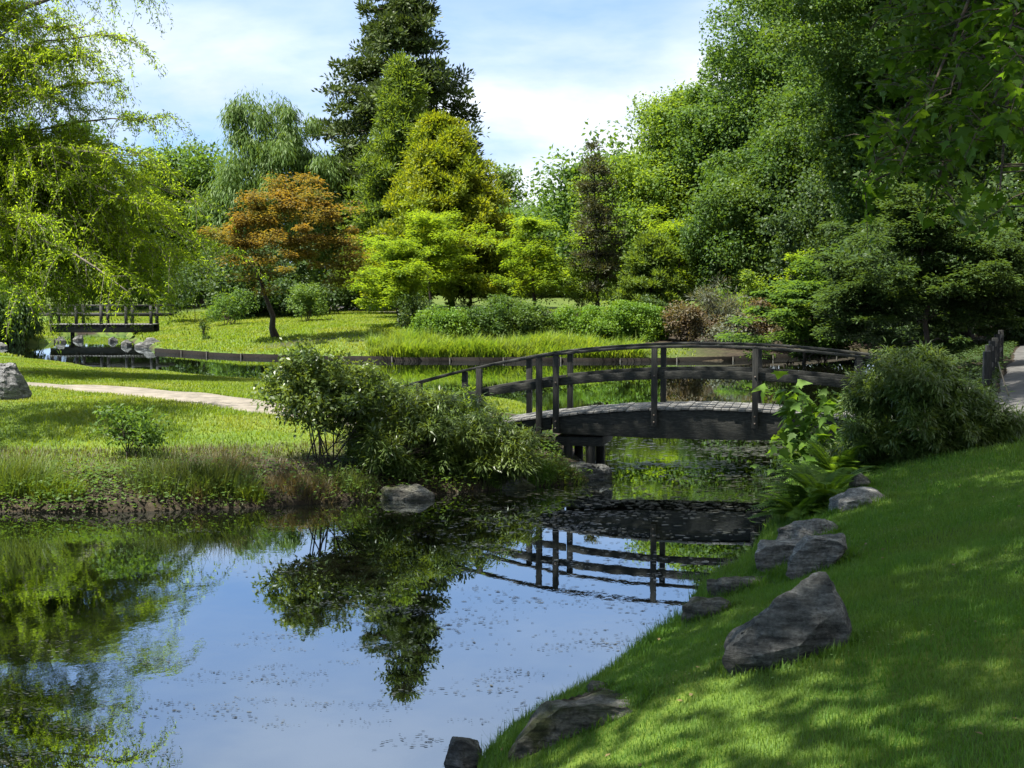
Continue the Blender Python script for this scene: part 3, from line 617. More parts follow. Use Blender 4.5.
def tree(name, label, base, ells, mat, leaf=(0.2, 0.12), style='round', crad=1.0, nl=260, squash=0.7, tr=0.2, top=None, bark='bark', group=None, cat='tree', seed=1, shell=0.42, lump=0.22, sides=5, zmin=-1.0, tfrac=0.75, every=1, leafname='crown'):
    """ells: (centre, radii, number of clumps)"""
    r = np.random.default_rng(seed); bx, by = base[:2]; bz = (base[2] if len(base) > 2 else gz(bx, by)) - 0.1
    C = np.concatenate([ell_points(r, c, R, n, shell, lump, zmin) for c, R, n in ells])
    if top is None:
        zt = C[:, 2].max(); top = np.array((ells[0][0][0], ells[0][0][1], bz + (zt - bz) * tfrac))
    tl = trunk_line((bx, by, bz), top, r, 8, 0.014); H = len(tl); rad = tr * np.linspace(1, 0.25, H); rad[0] *= 1.5; rad[1] *= 1.08
    mb = MB(); mb.tube(tl, rad, 9); limbs(mb, r, tl, rad, C, sides, every=every)
    V = np.concatenate([fan_leaves(r, c, crad * r.uniform(0.55, 1.5), max(4, int(nl * r.uniform(.6, 1.5))), leaf[0], leaf[1], style, squash) for c in C])
    return finish(name, label, cat, group, (bx, by, bz), mb, V, M[bark], M[mat], leafname)
def E(x0, x1, y0, y1, Y, n, dr=0.9, dy=0.0):
    """ellipsoid that fills the pixel box at distance Y, clumps n, depth radius dr x half width"""
    a = at((x0 + x1) / 2, (y0 + y1) / 2, Y); pm = Y / F
    rx = (x1 - x0) / 2 * pm; rz = (y1 - y0) / 2 * pm
    return (np.array((a[0], a[1] + dy, a[2])), np.array((rx, rx * dr, rz)), n)
def conifer(name, label, base, tip, R0, z0, mat, leaf, seed, style='tuft', nl=40, crad=0.6, levels=34, per=7, power=0.85, slope=0.1, tr=0.35, bark='bark_dark', group=None, irregular=0.45, squash=0.6, start=0.25, cat='conifer'):
    r = np.random.default_rng(seed); bx, by, bz = base; tip = np.asarray(tip, float)
    tl = trunk_line((bx, by, bz - 0.1), tip, r, 9, 0.002); rad = tr * np.linspace(1, 0.06, 9); rad[0] *= 1.3
    mb = MB(); mb.tube(tl, rad, 9); Vs = []
    for k in range(levels):
        f = (k + r.uniform(0, 1)) / levels; z = z0 + (tip[2] - z0) * f
        ax = np.array((np.interp(z, tl[:, 2], tl[:, 0]), np.interp(z, tl[:, 2], tl[:, 1]), z)); Rr = R0 * (1 - f) ** power
        for _ in range(per):
            a = r.uniform(0, 6.283); ln = Rr * (1 - irregular * r.uniform(0, 1) ** 1.5) + 0.25
            d = np.array((math.cos(a), math.sin(a), 0)); end = ax + d * ln + np.array((0, 0, -slope * ln + 0.25 * ln * slope))
            mid = ax + d * ln * 0.55 + np.array((0, 0, -slope * ln * .75))
            mb.tube([ax, mid, end], [0.02 + 0.012 * ln, 0.012 + 0.008 * ln, 0.008], 4)
            m = max(1, int(ln / (crad * 1.1)))
            for q in range(m):
                t = start + (1 - start) * (q + r.uniform(0.2, 1)) / m; c = (ax + (mid - ax) * t / .55) if t < .55 else (mid + (end - mid) * (t - .55) / .45)
                c = c + r.normal(size=3) * crad * 0.3 * (1, 1, .4)
                Vs.append(fan_leaves(r, c, crad * r.uniform(.7, 1.2), int(nl * r.uniform(.6, 1.4)), leaf[0], leaf[1], style, squash))
    V = np.concatenate(Vs); return finish(name, label, cat, group, (bx, by, bz), mb, V, M[bark], M[mat])
def shrub(name, label, base, ells, mat, leaf, style='round', crad=0.3, nl=150, squash=0.8, stems=7, sr=0.018, bark='bark', group=None, seed=1, cat='shrub', shell=0.4, lump=0.2, zmin=-0.6, spread=0.25, z=None):
    r = np.random.default_rng(seed); bx, by = base[:2]; bz = gz(bx, by) if z is None else z
    C = np.concatenate([ell_points(r, c, R, n, shell, lump, zmin) for c, R, n in ells])
    C[:, 2] = np.maximum(C[:, 2], bz + crad * 0.4)
    e = empty(name, (bx, by, bz), label, cat, group)
    w = max(ells[0][1][0] * spread, 0.08)
    ang = r.uniform(0, 6.28, stems)
    tops = C[r.choice(len(C), min(stems, len(C)), replace=False)]
    for k, tpt in enumerate(tops):
        a = np.array((bx + math.cos(ang[k]) * w * r.uniform(.2, 1), by + math.sin(ang[k]) * w * r.uniform(.2, 1), bz - 0.05))
        m_ = MB(); mid = a + (tpt - a) * 0.5 + np.array((0, 0, 0.12 * (tpt[2] - a[2]))) - (tpt - a) * (0.15, 0.15, 0)
        m_.tube([a, (a + mid) / 2 + np.array((0, 0, .03)), mid, tpt], [sr, sr * .85, sr * .6, sr * .25], 5)
        near = C[np.linalg.norm(C - tpt, axis=1) < crad * 4][:6]
        for q in near: m_.tube([mid, mid + (q - mid) * .6 + np.array((0, 0, .04)), q], [sr * .5, sr * .35, sr * .15], 4)
        m_.build('stem', M[bark], e, smooth=True)
    V = np.concatenate([fan_leaves(r, c, crad * r.uniform(.7, 1.3), max(4, int(nl * r.uniform(.6, 1.4))), leaf[0], leaf[1], style, squash) for c in C])
    # lift what would sit under the soil
    low = V[..., 2].min(1) < bz - 0.4; V = V[~low]
    link('foliage', npmesh('foliage', V.reshape(-1, 3)), M[mat], e); return e

# leaf colours
M['lf_weep'] = leafmat('bright_weeping_leaf', (0.105, 0.175, 0.014), (0.145, 0.215, 0.016), (0.08, 0.145, 0.014), nscale=0.35, trf=0.7)
M['lf_weep_dk'] = leafmat('dark_weeping_leaf', (0.035, 0.075, 0.018), (0.06, 0.11, 0.025))
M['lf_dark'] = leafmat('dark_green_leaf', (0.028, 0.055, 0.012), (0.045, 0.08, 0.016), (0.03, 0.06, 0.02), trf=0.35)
M['lf_mid'] = leafmat('mid_green_leaf', (0.042, 0.088, 0.013), (0.07, 0.13, 0.02), (0.05, 0.10, 0.022), trf=0.45)
M['lf_shade'] = leafmat('shade_green_leaf', (0.030, 0.068, 0.012), (0.05, 0.10, 0.016), (0.075, 0.125, 0.018), trf=0.4)  # darker leaf copy: shade of the right wood put into the colour
M['lf_fresh'] = leafmat('fresh_green_leaf', (0.08, 0.14, 0.016), (0.12, 0.185, 0.022), (0.06, 0.12, 0.02), trf=0.5)
M['lf_sage'] = leafmat('grey_green_leaf', (0.062, 0.115, 0.022), (0.095, 0.155, 0.032), (0.07, 0.125, 0.022), trf=0.4)
M['lf_spruce'] = leafmat('spruce_needle', (0.034, 0.054, 0.014), (0.068, 0.096, 0.022), (0.045, 0.072, 0.018), trf=0.25, tr=(1.5, 1.5, .7))
M['lf_larch'] = leafmat('larch_needle', (0.060, 0.105, 0.014), (0.085, 0.135, 0.020), trf=0.42)
M['lf_gold'] = leafmat('golden_needle', (0.12, 0.160, 0.010), (0.17, 0.20, 0.012), (0.08, 0.14, 0.012), trf=0.42, nscale=0.6)
M['lf_lime'] = leafmat('lime_maple_leaf', (0.10, 0.17, 0.012), (0.14, 0.205, 0.014), (0.075, 0.14, 0.012), trf=0.52)
M['lf_rust'] = leafmat('rusty_maple_leaf', (0.120, 0.084, 0.020), (0.155, 0.125, 0.024), (0.095, 0.118, 0.018), trf=0.5, tr=(1.9, 1.5, .7), nscale=0.55)
M['lf_brown'] = leafmat('brownish_conifer_leaf', (0.036, 0.042, 0.018), (0.052, 0.058, 0.022), (0.045, 0.06, 0.02), trf=0.28)
M['lf_hedge'] = leafmat('hedge_leaf', (0.045, 0.105, 0.010), (0.085, 0.165, 0.013), (0.10, 0.17, 0.013), trf=0.35, nscale=1.0)
M['lf_bamboo'] = leafmat('bamboo_leaf', (0.040, 0.074, 0.014), (0.074, 0.115, 0.025), (0.10, 0.14, 0.022), trf=0.35, nscale=1.6, rough=0.42, spec=0.4)  # kept dark so the leaves themselves carry the middle bush's shade
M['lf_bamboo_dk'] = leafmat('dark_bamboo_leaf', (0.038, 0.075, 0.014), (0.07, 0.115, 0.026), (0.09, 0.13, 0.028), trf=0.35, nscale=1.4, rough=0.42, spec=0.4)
M['lf_maple'] = leafmat('overhead_maple_leaf', (0.036, 0.085, 0.011), (0.065, 0.13, 0.015), (0.05, 0.10, 0.013), trf=0.55, nscale=0.9, rough=0.45)
M['lf_fern'] = leafmat('fern_leaf', (0.06, 0.13, 0.014), (0.10, 0.18, 0.02), (0.05, 0.11, 0.014), trf=0.45, nscale=3)
M['lf_pink'] = leafmat('bronze_shrub_leaf', (0.075, 0.055, 0.034), (0.11, 0.085, 0.05), (0.07, 0.075, 0.03), trf=0.3, nscale=1.2)
M['lf_grey'] = leafmat('grey_twiggy_leaf', (0.06, 0.075, 0.05), (0.10, 0.11, 0.075), trf=0.3, nscale=1.2)
M['grass'] = leafmat('grass_blade', (0.056, 0.132, 0.018), (0.092, 0.188, 0.025), (0.110, 0.175, 0.034), trf=0.42, nscale=1.1, tr=(1.7, 1.6, .6))
M['grass_lit'] = leafmat('sunny_grass_blade', (0.085, 0.14, 0.010), (0.135, 0.19, 0.014), (0.17, 0.185, 0.03), trf=0.45, nscale=0.35, tr=(1.7, 1.6, .6))  # brighter, yellower grass copy with sunlight put into the blade colour
M['grass_tall'] = leafmat('tall_grass_blade', (0.07, 0.14, 0.014), (0.125, 0.19, 0.02), (0.13, 0.17, 0.03), trf=0.48, nscale=0.8)
M['reed'] = leafmat('reed_blade', (0.030, 0.058, 0.012), (0.06, 0.09, 0.020), (0.075, 0.085, 0.028), trf=0.35, nscale=1.3)
M['lf_ivy'] = leafmat('ivy_leaf', (0.015, 0.034, 0.008), (0.03, 0.055, 0.012), trf=.2)  # leaf colour lowered to include the shade beneath the trees
M['clover'] = leafmat('clover_leaf', (0.09, 0.17, 0.03), (0.16, 0.22, 0.09), trf=.3)
M['dead_leaf'] = leafmat('dry_fallen_leaf', (0.10, 0.065, 0.03), (0.17, 0.13, 0.06), trf=.2)
M['straw_dark'] = leafmat('matted_bank_blade', (0.05, 0.042, 0.022), (0.085, 0.075, 0.035), (0.05, 0.07, 0.018), trf=0.25, nscale=1.0)
M['reed_bright'] = leafmat('bright_reed_blade', (0.045, 0.09, 0.012), (0.08, 0.125, 0.018), (0.09, 0.11, 0.03), trf=0.35, nscale=1.3)
M['straw'] = leafmat('straw_blade', (0.085, 0.068, 0.034), (0.13, 0.108, 0.058), (0.06, 0.062, 0.025), trf=0.3, nscale=1.3)

# ------------------------------------------------------------------ trees
# bright weeping tree, left, on the bank; trunk just out of frame
def weeping(name, label, base, H, limbs_, nstr, mat, leaf, seed, bark='bark_grey', drop=(0.6, 1.8)):
    r = np.random.default_rng(seed); bx, by = base; bz = gz(bx, by) - 0.1
    tl = trunk_line((bx, by, bz), (bx + 0.8, by, bz + H * .62), r, 8, 0.015); rad = np.linspace(.42, .16, 8); mb = MB(); mb.tube(tl, rad, 10)
    twigs = []; Vs = []
    for (zf, tgt, spread, k) in limbs_:
        a = np.array((np.interp(bz + H * zf, tl[:, 2], tl[:, 0]), by, bz + H * zf)); tgt = np.asarray(tgt, float)
        for q in range(k):
            e = tgt + r.normal(size=3) * spread; le = np.linalg.norm(e - a)
            T = np.linspace(0, 1, 9)[:, None]; arch = np.sin(T * np.pi * 0.9) * le * 0.16
            pts = a + (e - a) * T + np.concatenate([0 * T, 0 * T, arch], 1) + np.cumsum(r.normal(size=(9, 3)) * le * 0.018, 0)
            rd = (0.03 + 0.012 * le) * np.linspace(1, 0.14, 9) * (1 if q == 0 else .55); mb.tube(pts, rd, 6)
            for _ in range(nstr):
                t = r.uniform(0.25, 1.0) ; i = min(int(t * 8), 7); p0 = pts[i] + (pts[i + 1] - pts[i]) * (t * 8 - i)
                dirh = unit(np.append(r.normal(size=2), 0.15) + np.append((e - a)[:2] / le, 0) * 0.7); l1 = r.uniform(.5, 1.9); dz = r.uniform(*drop)
                s = np.linspace(0, 1, 7)[:, None]
                st = p0 + dirh * l1 * s + np.concatenate([0 * s, 0 * s, 0.25 * s - dz * s ** 2.2], 1) + np.cumsum(r.normal(size=(7, 3)) * .03, 0)
                mb.tube(st[[0, 2, 4, 6]], [0.012, 0.009, 0.006, 0.003], 3)
                n = int(66 * (0.6 + 0.5 * l1)); tt = r.uniform(0.08, 1, n) * 6; i = np.minimum(tt.astype(int), 5)
                P = st[i] + (st[i + 1] - st[i]) * (tt - i)[:, None] + r.normal(size=(n, 3)) * (.07, .07, .05); tg = unit(st[i + 1] - st[i])
                d = tg * 0.5 + rnd_dirs(r, n) * 0.9 + np.array((0, 0, -0.25)); Vs.append(leaves(P, d, rnd_dirs(r, n) + np.array((0, 0, .9)), leaf[0] * r.uniform(.6, 1.3, n), leaf[1]))
    return finish(name, label, 'tree', None, (bx, by, bz), mb, np.concatenate(Vs), M[bark], M[mat])
WY = 44.0
weeping('weeping_tree', 'bright lime weeping tree with feathery hanging branches on the left bank', (-17.2, WY), 15.0, [
    (0.30, at(130, 215, WY - 1), (0.8, 1.3, 0.45), 5), (0.30, at(158, 258, WY + 1), (0.6, 1.2, 0.4), 6), (0.32, at(145, 235, WY), (0.6, 1.2, 0.45), 4), (0.24, at(120, 290, WY), (0.9, 1.3, 0.4), 5), (0.36, at(95, 165, WY + 1), (1.0, 1.4, 0.5), 5),
    (0.26, at(40, 235, WY - 2), (0.9, 1.2, 0.6), 4), (0.34, at(30, 170, WY), (1.0, 1.3, 0.6), 4), (0.22, at(70, 300, WY - 1), (0.9, 1.2, 0.3), 5), (0.30, at(60, 200, WY + 1), (0.9, 1.3, 0.5), 4), (0.28, at(105, 245, WY + 1), (0.9, 1.3, 0.5), 4), (0.33, at(135, 185, WY), (0.7, 1.2, 0.4), 4), (0.27, at(135, 285, WY - 1), (.6, 1.0, .35), 3),
    (0.50, at(110, 62, WY), (0.5, 0.9, 0.5), 2), (0.46, at(60, 55, WY - 1), (0.6, 1.0, 0.5), 2), (0.44, at(70, 118, WY - 1), (0.5, 0.9, 0.4), 2), (0.55, at(40, 5, WY), (.8, 1.2, .6), 3),
    (0.6, at(30, -60, WY), (1.2, 1.6, .7), 3), (0.6, at(105, -70, WY), (0.8, 1.4, .7), 2), (0.62, at(-40, -120, WY), (1.6, 1.8, .8), 4), (0.5, at(-120, -20, WY), (1.5, 2, .8), 4), (0.35, at(-60, 140, WY), (1.3, 2, .8), 5), (0.40, at(15, 120, WY + 1), (.9, 1.4, .5), 4), (0.25, at(0, 270, WY), (.9, 1.4, .5), 5), (0.52, at(20, 60, WY + 1), (.8, 1.2, .5), 3), (0.45, at(-220, 60, WY), (1.5, 2, .9), 5)],
    34, 'lf_weep', (0.125, 0.034), 21)
tree('unseen_shade_tree', 'unseen leafy tree added outside the left edge to shade the left bank', (-15.2, 26.5), [(np.array((-14.6, 26.5, 9.6)), np.array((4.2, 4.6, 3.6)), 60)], 'lf_mid', (.16, .1), 'round', .75, 330, tr=.22, seed=48)  # unseen tree, added only to throw shade on the left bank
tree('unseen_shade_tree', 'unseen tall tree added outside the right edge to shade the paved path', (13.8, 31.5), [(np.array((6.8, 33.0, 14.3)), np.array((7.4, 9.5, 3.2)), 115)], 'lf_mid', (.2, .12), 'round', .95, 380, tr=.26, seed=49, top=np.array((10.0, 33, 13.5)))  # added out of view so the right path falls in shade
# dark weeping shrub beyond, far left shore
tree('weeping_shrub', 'dark green weeping shrub hanging over the far left shore', tuple(at(15, 338, 84)[:2]), [E(-30, 44, 285, 345, 84, 60)], 'lf_weep_dk', (0.24, 0.09), 'droop', 0.5, 260, 1.6, .1, seed=22, cat='shrub', leafname='foliage')

# background woodland left
tree('background_tree', 'rounded dark green tree behind the lime weeping tree at far left', (-34, 120), [E(-60, 130, 120, 325, 120, 80)], 'lf_mid', (0.34, 0.2), 'round', 1.5, 420, tr=.3, seed=23, group='trees behind the far lawn')
tree('background_tree', 'dark green round topped tree left of the grey-green willow', (-26, 128), [E(140, 240, 132, 320, 128, 54), E(100, 200, 180, 325, 126, 40)], 'lf_mid', (0.34, 0.2), 'round', 1.3, 420, tr=.3, seed=24, group='trees behind the far lawn')
tree('willow_tree', 'feathery grey-green willow rising behind the rust coloured maple', tuple(at(270, 300, 112)[:2]), [E(212, 342, 118, 240, 112, 64), E(262, 315, 92, 170, 112, 16), E(222, 262, 98, 170, 112, 12), E(200, 262, 160, 280, 111, 30), E(230, 348, 190, 310, 113, 46)], 'lf_sage', (0.40, 0.075), 'droop', 1.05, 430, 1.2, .3, bark='bark_grey', seed=25)
tree('background_tree', 'low dark evergreen mass behind the rust coloured maple trunk', tuple(at(235, 300, 104)[:2]), [E(165, 345, 245, 322, 104, 66)], 'lf_dark', (0.26, 0.16), 'round', .8, 330, tr=.15, seed=26, group='trees behind the far lawn')
tree('background_tree', 'bright broad shrub tree at the top of the lawn', tuple(at(345, 300, 118)[:2]), [E(318, 420, 235, 318, 118, 44)], 'lf_mid', (0.26, 0.16), 'round', .8, 330, tr=.15, seed=27, group='trees behind the far lawn')

# the tall dark conifer with the pale larch and the golden conifer before it
b = at(392, 300, 120)
conifer('tall_conifer', 'very tall dark conifer with tufted branches towering over the garden', (b[0], 120, 1.9), at(398, -52, 120), 10.4, 5.5, 'lf_spruce', (0.36, 0.15), 28, nl=105, crad=0.85, levels=32, per=8, power=0.74, slope=0.12, tr=.42, irregular=0.6, start=.3)
b = at(400, 300, 104)
conifer('larch_tree', 'light green pointed conifer standing before the tall dark conifer', (b[0], 104, 1.7), at(402, 62, 104), 4.4, 3.0, 'lf_larch', (0.30, 0.09), 29, nl=80, crad=0.55, levels=52, per=6, power=0.7, slope=-0.10, tr=.22, irregular=.55, squash=.8)
b = at(452, 300, 95)
conifer('golden_conifer', 'broad golden yellow conifer right of the light green larch', (b[0], 95, 1.7), at(440, 118, 95), 5.6, 2.4, 'lf_gold', (0.22, 0.09), 31, style='tuft', nl=110, crad=0.55, levels=40, per=9, power=0.62, slope=-0.12, tr=.2, irregular=.45, squash=.75)

# maples of the far garden
b = fl(276, 338)
def maple(name, label, base, ells, mat, seed, crad=.60, nl=215, leaf=(.145, .085), tr=.14, squash=.45, bark='bark_dark', **kw):
    return tree(name, label, base, ells, mat, leaf, 'pad', crad, nl, squash, tr, bark=bark, seed=seed, shell=.45, lump=.32, **kw)
maple('red_maple', 'spreading rust and gold maple on the far lawn slope', (b[0], b[1]), [E(222, 350, 186, 286, 74, 58, .9), E(203, 272, 208, 262, 74, 20), E(310, 368, 205, 288, 74, 24), E(245, 330, 172, 225, 74, 22)], 'lf_rust', 33, tr=.17, top=at(255, 255, 74.4), tfrac=.5)
b = at(400, 316, 80)
maple('green_maple', 'small lime green maple with layered branches beside the rust maple', (b[0], 80), [E(342, 442, 248, 312, 80, 60), E(365, 425, 232, 275, 80, 20)], 'lf_lime', 34, tr=.1, group='lime maples of the far garden')
b = at(430, 305, 88)
maple('green_maple', 'taller lime green maple in front of the golden conifer', (b[0], 88), [E(368, 490, 212, 296, 88, 80), E(395, 470, 205, 240, 88, 20)], 'lf_lime', 35, tr=.12, group='lime maples of the far garden')
b = at(535, 305, 84)
maple('green_maple', 'rounded lime green maple at right end above the dark hedge', (b[0], 84), [E(488, 574, 222, 308, 84, 70), E(515, 550, 212, 240, 84, 10)], 'lf_lime', 36, tr=.12, group='lime maples of the far garden')
b = at(470, 300, 92)
maple('green_maple', 'shaded green maple behind the hedge between lime maples', (b[0], 92), [E(420, 520, 240, 310, 92, 50)], 'lf_fresh', 37, tr=.12, group='lime maples of the far garden')
# distance
tree('distant_tree', 'small hazy grey-green tree left of two seen beyond the garden gap', tuple(at(503, 240, 190)[:2]) + (2.5,), [E(488, 520, 172, 250, 190, 24)], 'lf_sage', (.45, .3), 'round', 1.3, 220, tr=.25, seed=38, group='distant trees in the gap')
tree('distant_tree', 'low hazy tree beside the dark narrow conifer in the gap', tuple(at(548, 240, 220)[:2]) + (3,), [E(516, 590, 204, 265, 220, 30)], 'lf_sage', (.5, .32), 'round', 1.7, 240, tr=.25, seed=39, group='distant trees in the gap')
for k, (x0, x1, yt, Yd, lb) in enumerate([(-260, 40, 90, 170, 'far left'), (90, 260, 150, 175, 'left middle'), (300, 480, 150, 180, 'middle'), (560, 720, 150, 150, 'right middle'), (455, 620, 206, 165, 'gap')]):
    tree('background_tree', ['broad distant tree at the left end of the far treeline', 'broad distant tree filling the treeline behind the willow', 'broad distant tree in the treeline behind the tall conifer', 'broad distant tree in the treeline right of the narrow conifer', 'low distant tree closing the gap beside the narrow conifer'][k],
         tuple(at((x0 + x1) / 2, 280, Yd)[:2]) + (2.5,), [E(x0, x1, yt, 315, Yd, 80)], 'lf_mid', (.5, .3), 'round', 2.2, 380, tr=.35, seed=40 + k, group='trees of the far treeline')
# narrow dark conifer
b = at(598, 303, 86)
conifer('narrow_conifer', 'narrow brownish conifer with bare lower trunk near the gap', (b[0], 86, 1.4), at(594, 146, 86), 1.75, 3.2, 'lf_brown', (.2, .06), 45, nl=36, crad=.36, levels=22, per=6, power=.6, slope=0.05, tr=.13, irregular=.6)
b = at(650, 300, 84)
conifer('round_conifer', 'stout olive conifer beside the clipped hedge', (b[0], 84, 1.3), at(652, 238, 84), 1.9, 1.4, 'lf_larch', (.20, .07), 46, nl=110, crad=.42, levels=12, per=8, power=.5, slope=-.1, tr=.12, irregular=.25)
b = at(680, 300, 88)
maple('green_maple', 'bright lime maple right of the stout olive conifer', (b[0], 88), [E(640, 716, 206, 290, 88, 60), E(690, 720, 262, 292, 87, 12)], 'lf_lime', 47, tr=.12, group='lime maples of the far garden')

# the great wood on the right
GW = 'tall trees of the right wood'
tree('broadleaf_tree', 'sunlit fresh green tree at the left edge of the right wood', tuple(at(660, 300, 108)[:2]), [E(598, 740, 135, 300, 108, 140), E(584, 660, 165, 300, 107, 70), E(640, 730, 92, 200, 109, 90)], 'lf_fresh', (.23, .14), 'round', 1.0, 520, tr=.35, bark='bark_grey', seed=50, group=GW, lump=.3)
tree('broadleaf_tree', 'tall mid green tree rising behind the sunlit one in the right wood', tuple(at(760, 300, 104)[:2]), [E(690, 870, 12, 220, 104, 220), E(765, 920, -150, 90, 104, 110), E(690, 800, 100, 300, 103, 100)], 'lf_mid', (.23, .14), 'round', 1.0, 520, tr=.45, seed=51, group=GW, lump=.3)
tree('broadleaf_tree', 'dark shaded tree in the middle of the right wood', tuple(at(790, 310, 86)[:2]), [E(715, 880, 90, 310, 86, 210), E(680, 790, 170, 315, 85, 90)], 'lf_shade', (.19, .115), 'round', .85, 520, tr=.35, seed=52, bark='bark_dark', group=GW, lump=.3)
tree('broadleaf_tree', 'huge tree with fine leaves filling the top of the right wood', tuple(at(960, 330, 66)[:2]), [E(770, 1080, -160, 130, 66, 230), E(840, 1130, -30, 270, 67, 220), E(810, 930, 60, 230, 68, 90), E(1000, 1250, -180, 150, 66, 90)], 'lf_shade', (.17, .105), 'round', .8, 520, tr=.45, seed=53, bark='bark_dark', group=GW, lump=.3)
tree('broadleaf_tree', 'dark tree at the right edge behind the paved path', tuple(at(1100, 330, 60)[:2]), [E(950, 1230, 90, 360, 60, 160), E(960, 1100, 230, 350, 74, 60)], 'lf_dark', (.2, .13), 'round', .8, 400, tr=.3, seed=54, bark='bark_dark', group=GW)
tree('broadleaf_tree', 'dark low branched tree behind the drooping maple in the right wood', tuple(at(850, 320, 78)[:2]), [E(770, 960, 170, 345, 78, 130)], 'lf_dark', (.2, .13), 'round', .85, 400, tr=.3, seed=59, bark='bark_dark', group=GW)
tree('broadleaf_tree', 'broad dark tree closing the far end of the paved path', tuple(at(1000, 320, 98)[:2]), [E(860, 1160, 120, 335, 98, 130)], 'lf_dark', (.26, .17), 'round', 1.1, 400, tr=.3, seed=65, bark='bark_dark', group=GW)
tree('understorey_tree', 'dark understorey tree behind the layered maple by the path', tuple(at(930, 330, 60)[:2]), [E(830, 1030, 200, 350, 60, 130)], 'lf_dark', (.2, .13), 'round', .75, 340, tr=.15, seed=55, bark='bark_dark')
b = at(930, 345, 46)
maple('layered_maple', 'shade-darkened green maple with flat layered branches right of the bridge', (b[0], 46), [E(832, 1015, 200, 350, 46, 170), E(880, 970, 178, 260, 46, 50), E(815, 900, 270, 350, 46, 60), E(960, 1040, 230, 350, 46, 50)], 'lf_dark', 56, crad=.45, nl=270, leaf=(.13, .06), tr=.11, squash=.36)  # dark leaf colour stands in for the deep shade on this maple
maple('layered_maple', 'drooping green maple behind the right end of the bridge', tuple(at(800, 345, 64)[:2]), [E(748, 890, 255, 362, 64, 110)], 'lf_mid', 57, crad=.55, nl=230, leaf=(.17, .09), tr=.1, squash=.3)
b = at(785, 310, 72)
maple('small_maple', 'small yellow-green maple with spreading twigs above bronze shrubs', (b[0], 72), [E(765, 815, 275, 312, 72, 16), E(785, 812, 245, 275, 72, 8)], 'lf_lime', 58, tr=.05, crad=.4, nl=120)

# far garden shrubs and hedges
def hedge(label, x0, x1, y0, y1, Y, seed, mat='lf_hedge', n=46, **kw):
    b = at((x0 + x1) / 2, y1, Y)
    return shrub('hedge', label, (b[0], Y + 0.6), [E(x0 - 3, x1 + 3, y0 + 3, y1 + 14, Y + .6, int(n * 1.7), .55)], mat, (.11, .06), 'round', .34, 520, .8, 5, .03, group='clipped hedges of the far garden', seed=seed, cat='hedge', lump=.12, shell=.3, **kw)
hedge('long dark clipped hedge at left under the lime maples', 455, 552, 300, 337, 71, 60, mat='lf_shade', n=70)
hedge('low bright leafy hedge at the left end of the hedge row', 420, 470, 308, 338, 70.5, 61)
hedge('bright clipped hedge in the middle of the row', 552, 612, 306, 335, 72, 62)
hedge('broad clipped hedge at the right end of the row', 598, 664, 304, 336, 71, 63, n=60)
hedge('small dark hedge behind the right end of the row', 640, 680, 300, 325, 75, 64, 'lf_dark', n=24)
SB = 'low shrubs of the far garden'
def fshrub(name, label, x0, x1, y0, y1, Y, mat, seed, style='round', n=26, leaf=(.13, .07), stems=8, crad=.36, nl=190, **kw):
    b = at((x0 + x1) / 2, y1, Y); return shrub(name, label, (b[0], Y), [E(x0, x1, y0 + 2, y1 + 6, Y, n, .8)], mat, leaf, style, crad, nl, .8, stems, .022, group=SB, seed=seed, **kw)
fshrub('bronze_shrub', 'low bronze shrub right of the broad clipped hedge', 664, 714, 304, 340, 71, 'lf_pink', 66)
fshrub('twiggy_shrub', 'grey twiggy dome shaped shrub with bare fanning stems', 690, 748, 276, 332, 72, 'lf_grey', 67, 'tuft', 22, (.24, .035), 22, .4, 150)
fshrub('bronze_shrub', 'purplish bronze shrub below the small yellow-green maple', 742, 792, 300, 340, 70, 'lf_pink', 68)
fshrub('leafy_shrub', 'olive shrub between the two bronze shrubs', 712, 752, 318, 345, 70, 'lf_grey', 69)
fshrub('leafy_shrub', 'green shrub behind the grey twiggy dome', 720, 775, 274, 325, 77, 'lf_fresh', 70)
fshrub('leafy_shrub', 'spiky bright green shrub right of the purplish bronze one', 772, 808, 294, 345, 70, 'lf_fresh', 71, 'tuft', 18, (.22, .05))
fshrub('leafy_shrub', 'green shrub between lime maple and brownish conifer', 560, 600, 262, 308, 86, 'lf_fresh', 72)
fshrub('leafy_shrub', 'leafy green shrub under the rust maple at left', 205, 255, 290, 318, 92, 'lf_mid', 73)
fshrub('leafy_shrub', 'dark rounded shrub at the lawn edge left of the lime maple', 395, 440, 296, 330, 78, 'lf_dark', 74)
fshrub('leafy_shrub', 'pale shrub behind the rust maple trunk', 285, 325, 282, 314, 92, 'lf_sage', 75)
fshrub('leafy_shrub', 'dark low shrub hanging over the right end of the far edging', 800, 850, 318, 356, 66, 'lf_dark', 76)
b = fl(204, 340); shrub('small_plant', 'small dark upright plant on the far lawn near the edging', (b[0], b[1]), [E(199, 211, 322, 342, b[1], 5)], 'lf_dark', (.12, .05), 'tuft', .2, 60, 1, 4, .02, seed=77, cat='plant')
b = fl(195, 322); m_ = MB(); m_.tube([b + np.array((0, 0, z)) for z in (-.2, .6, 1.25)], 0.025, 6)
tag(m_.build('garden_stake', M['bark_dark']), 'thin dark stake standing on the far lawn at left', 'stake')
b = np.array((7.1, 22.9, 1.1)); m_ = MB(); m_.tube([at(1009, 396, 22.6), at(1004, 382, 22.7), at(998, 362, 22.8)], 0.012, 6)
tag(m_.build('garden_cane', M['stake']), 'pale leaning cane stuck in the dark bush by the path', 'cane')

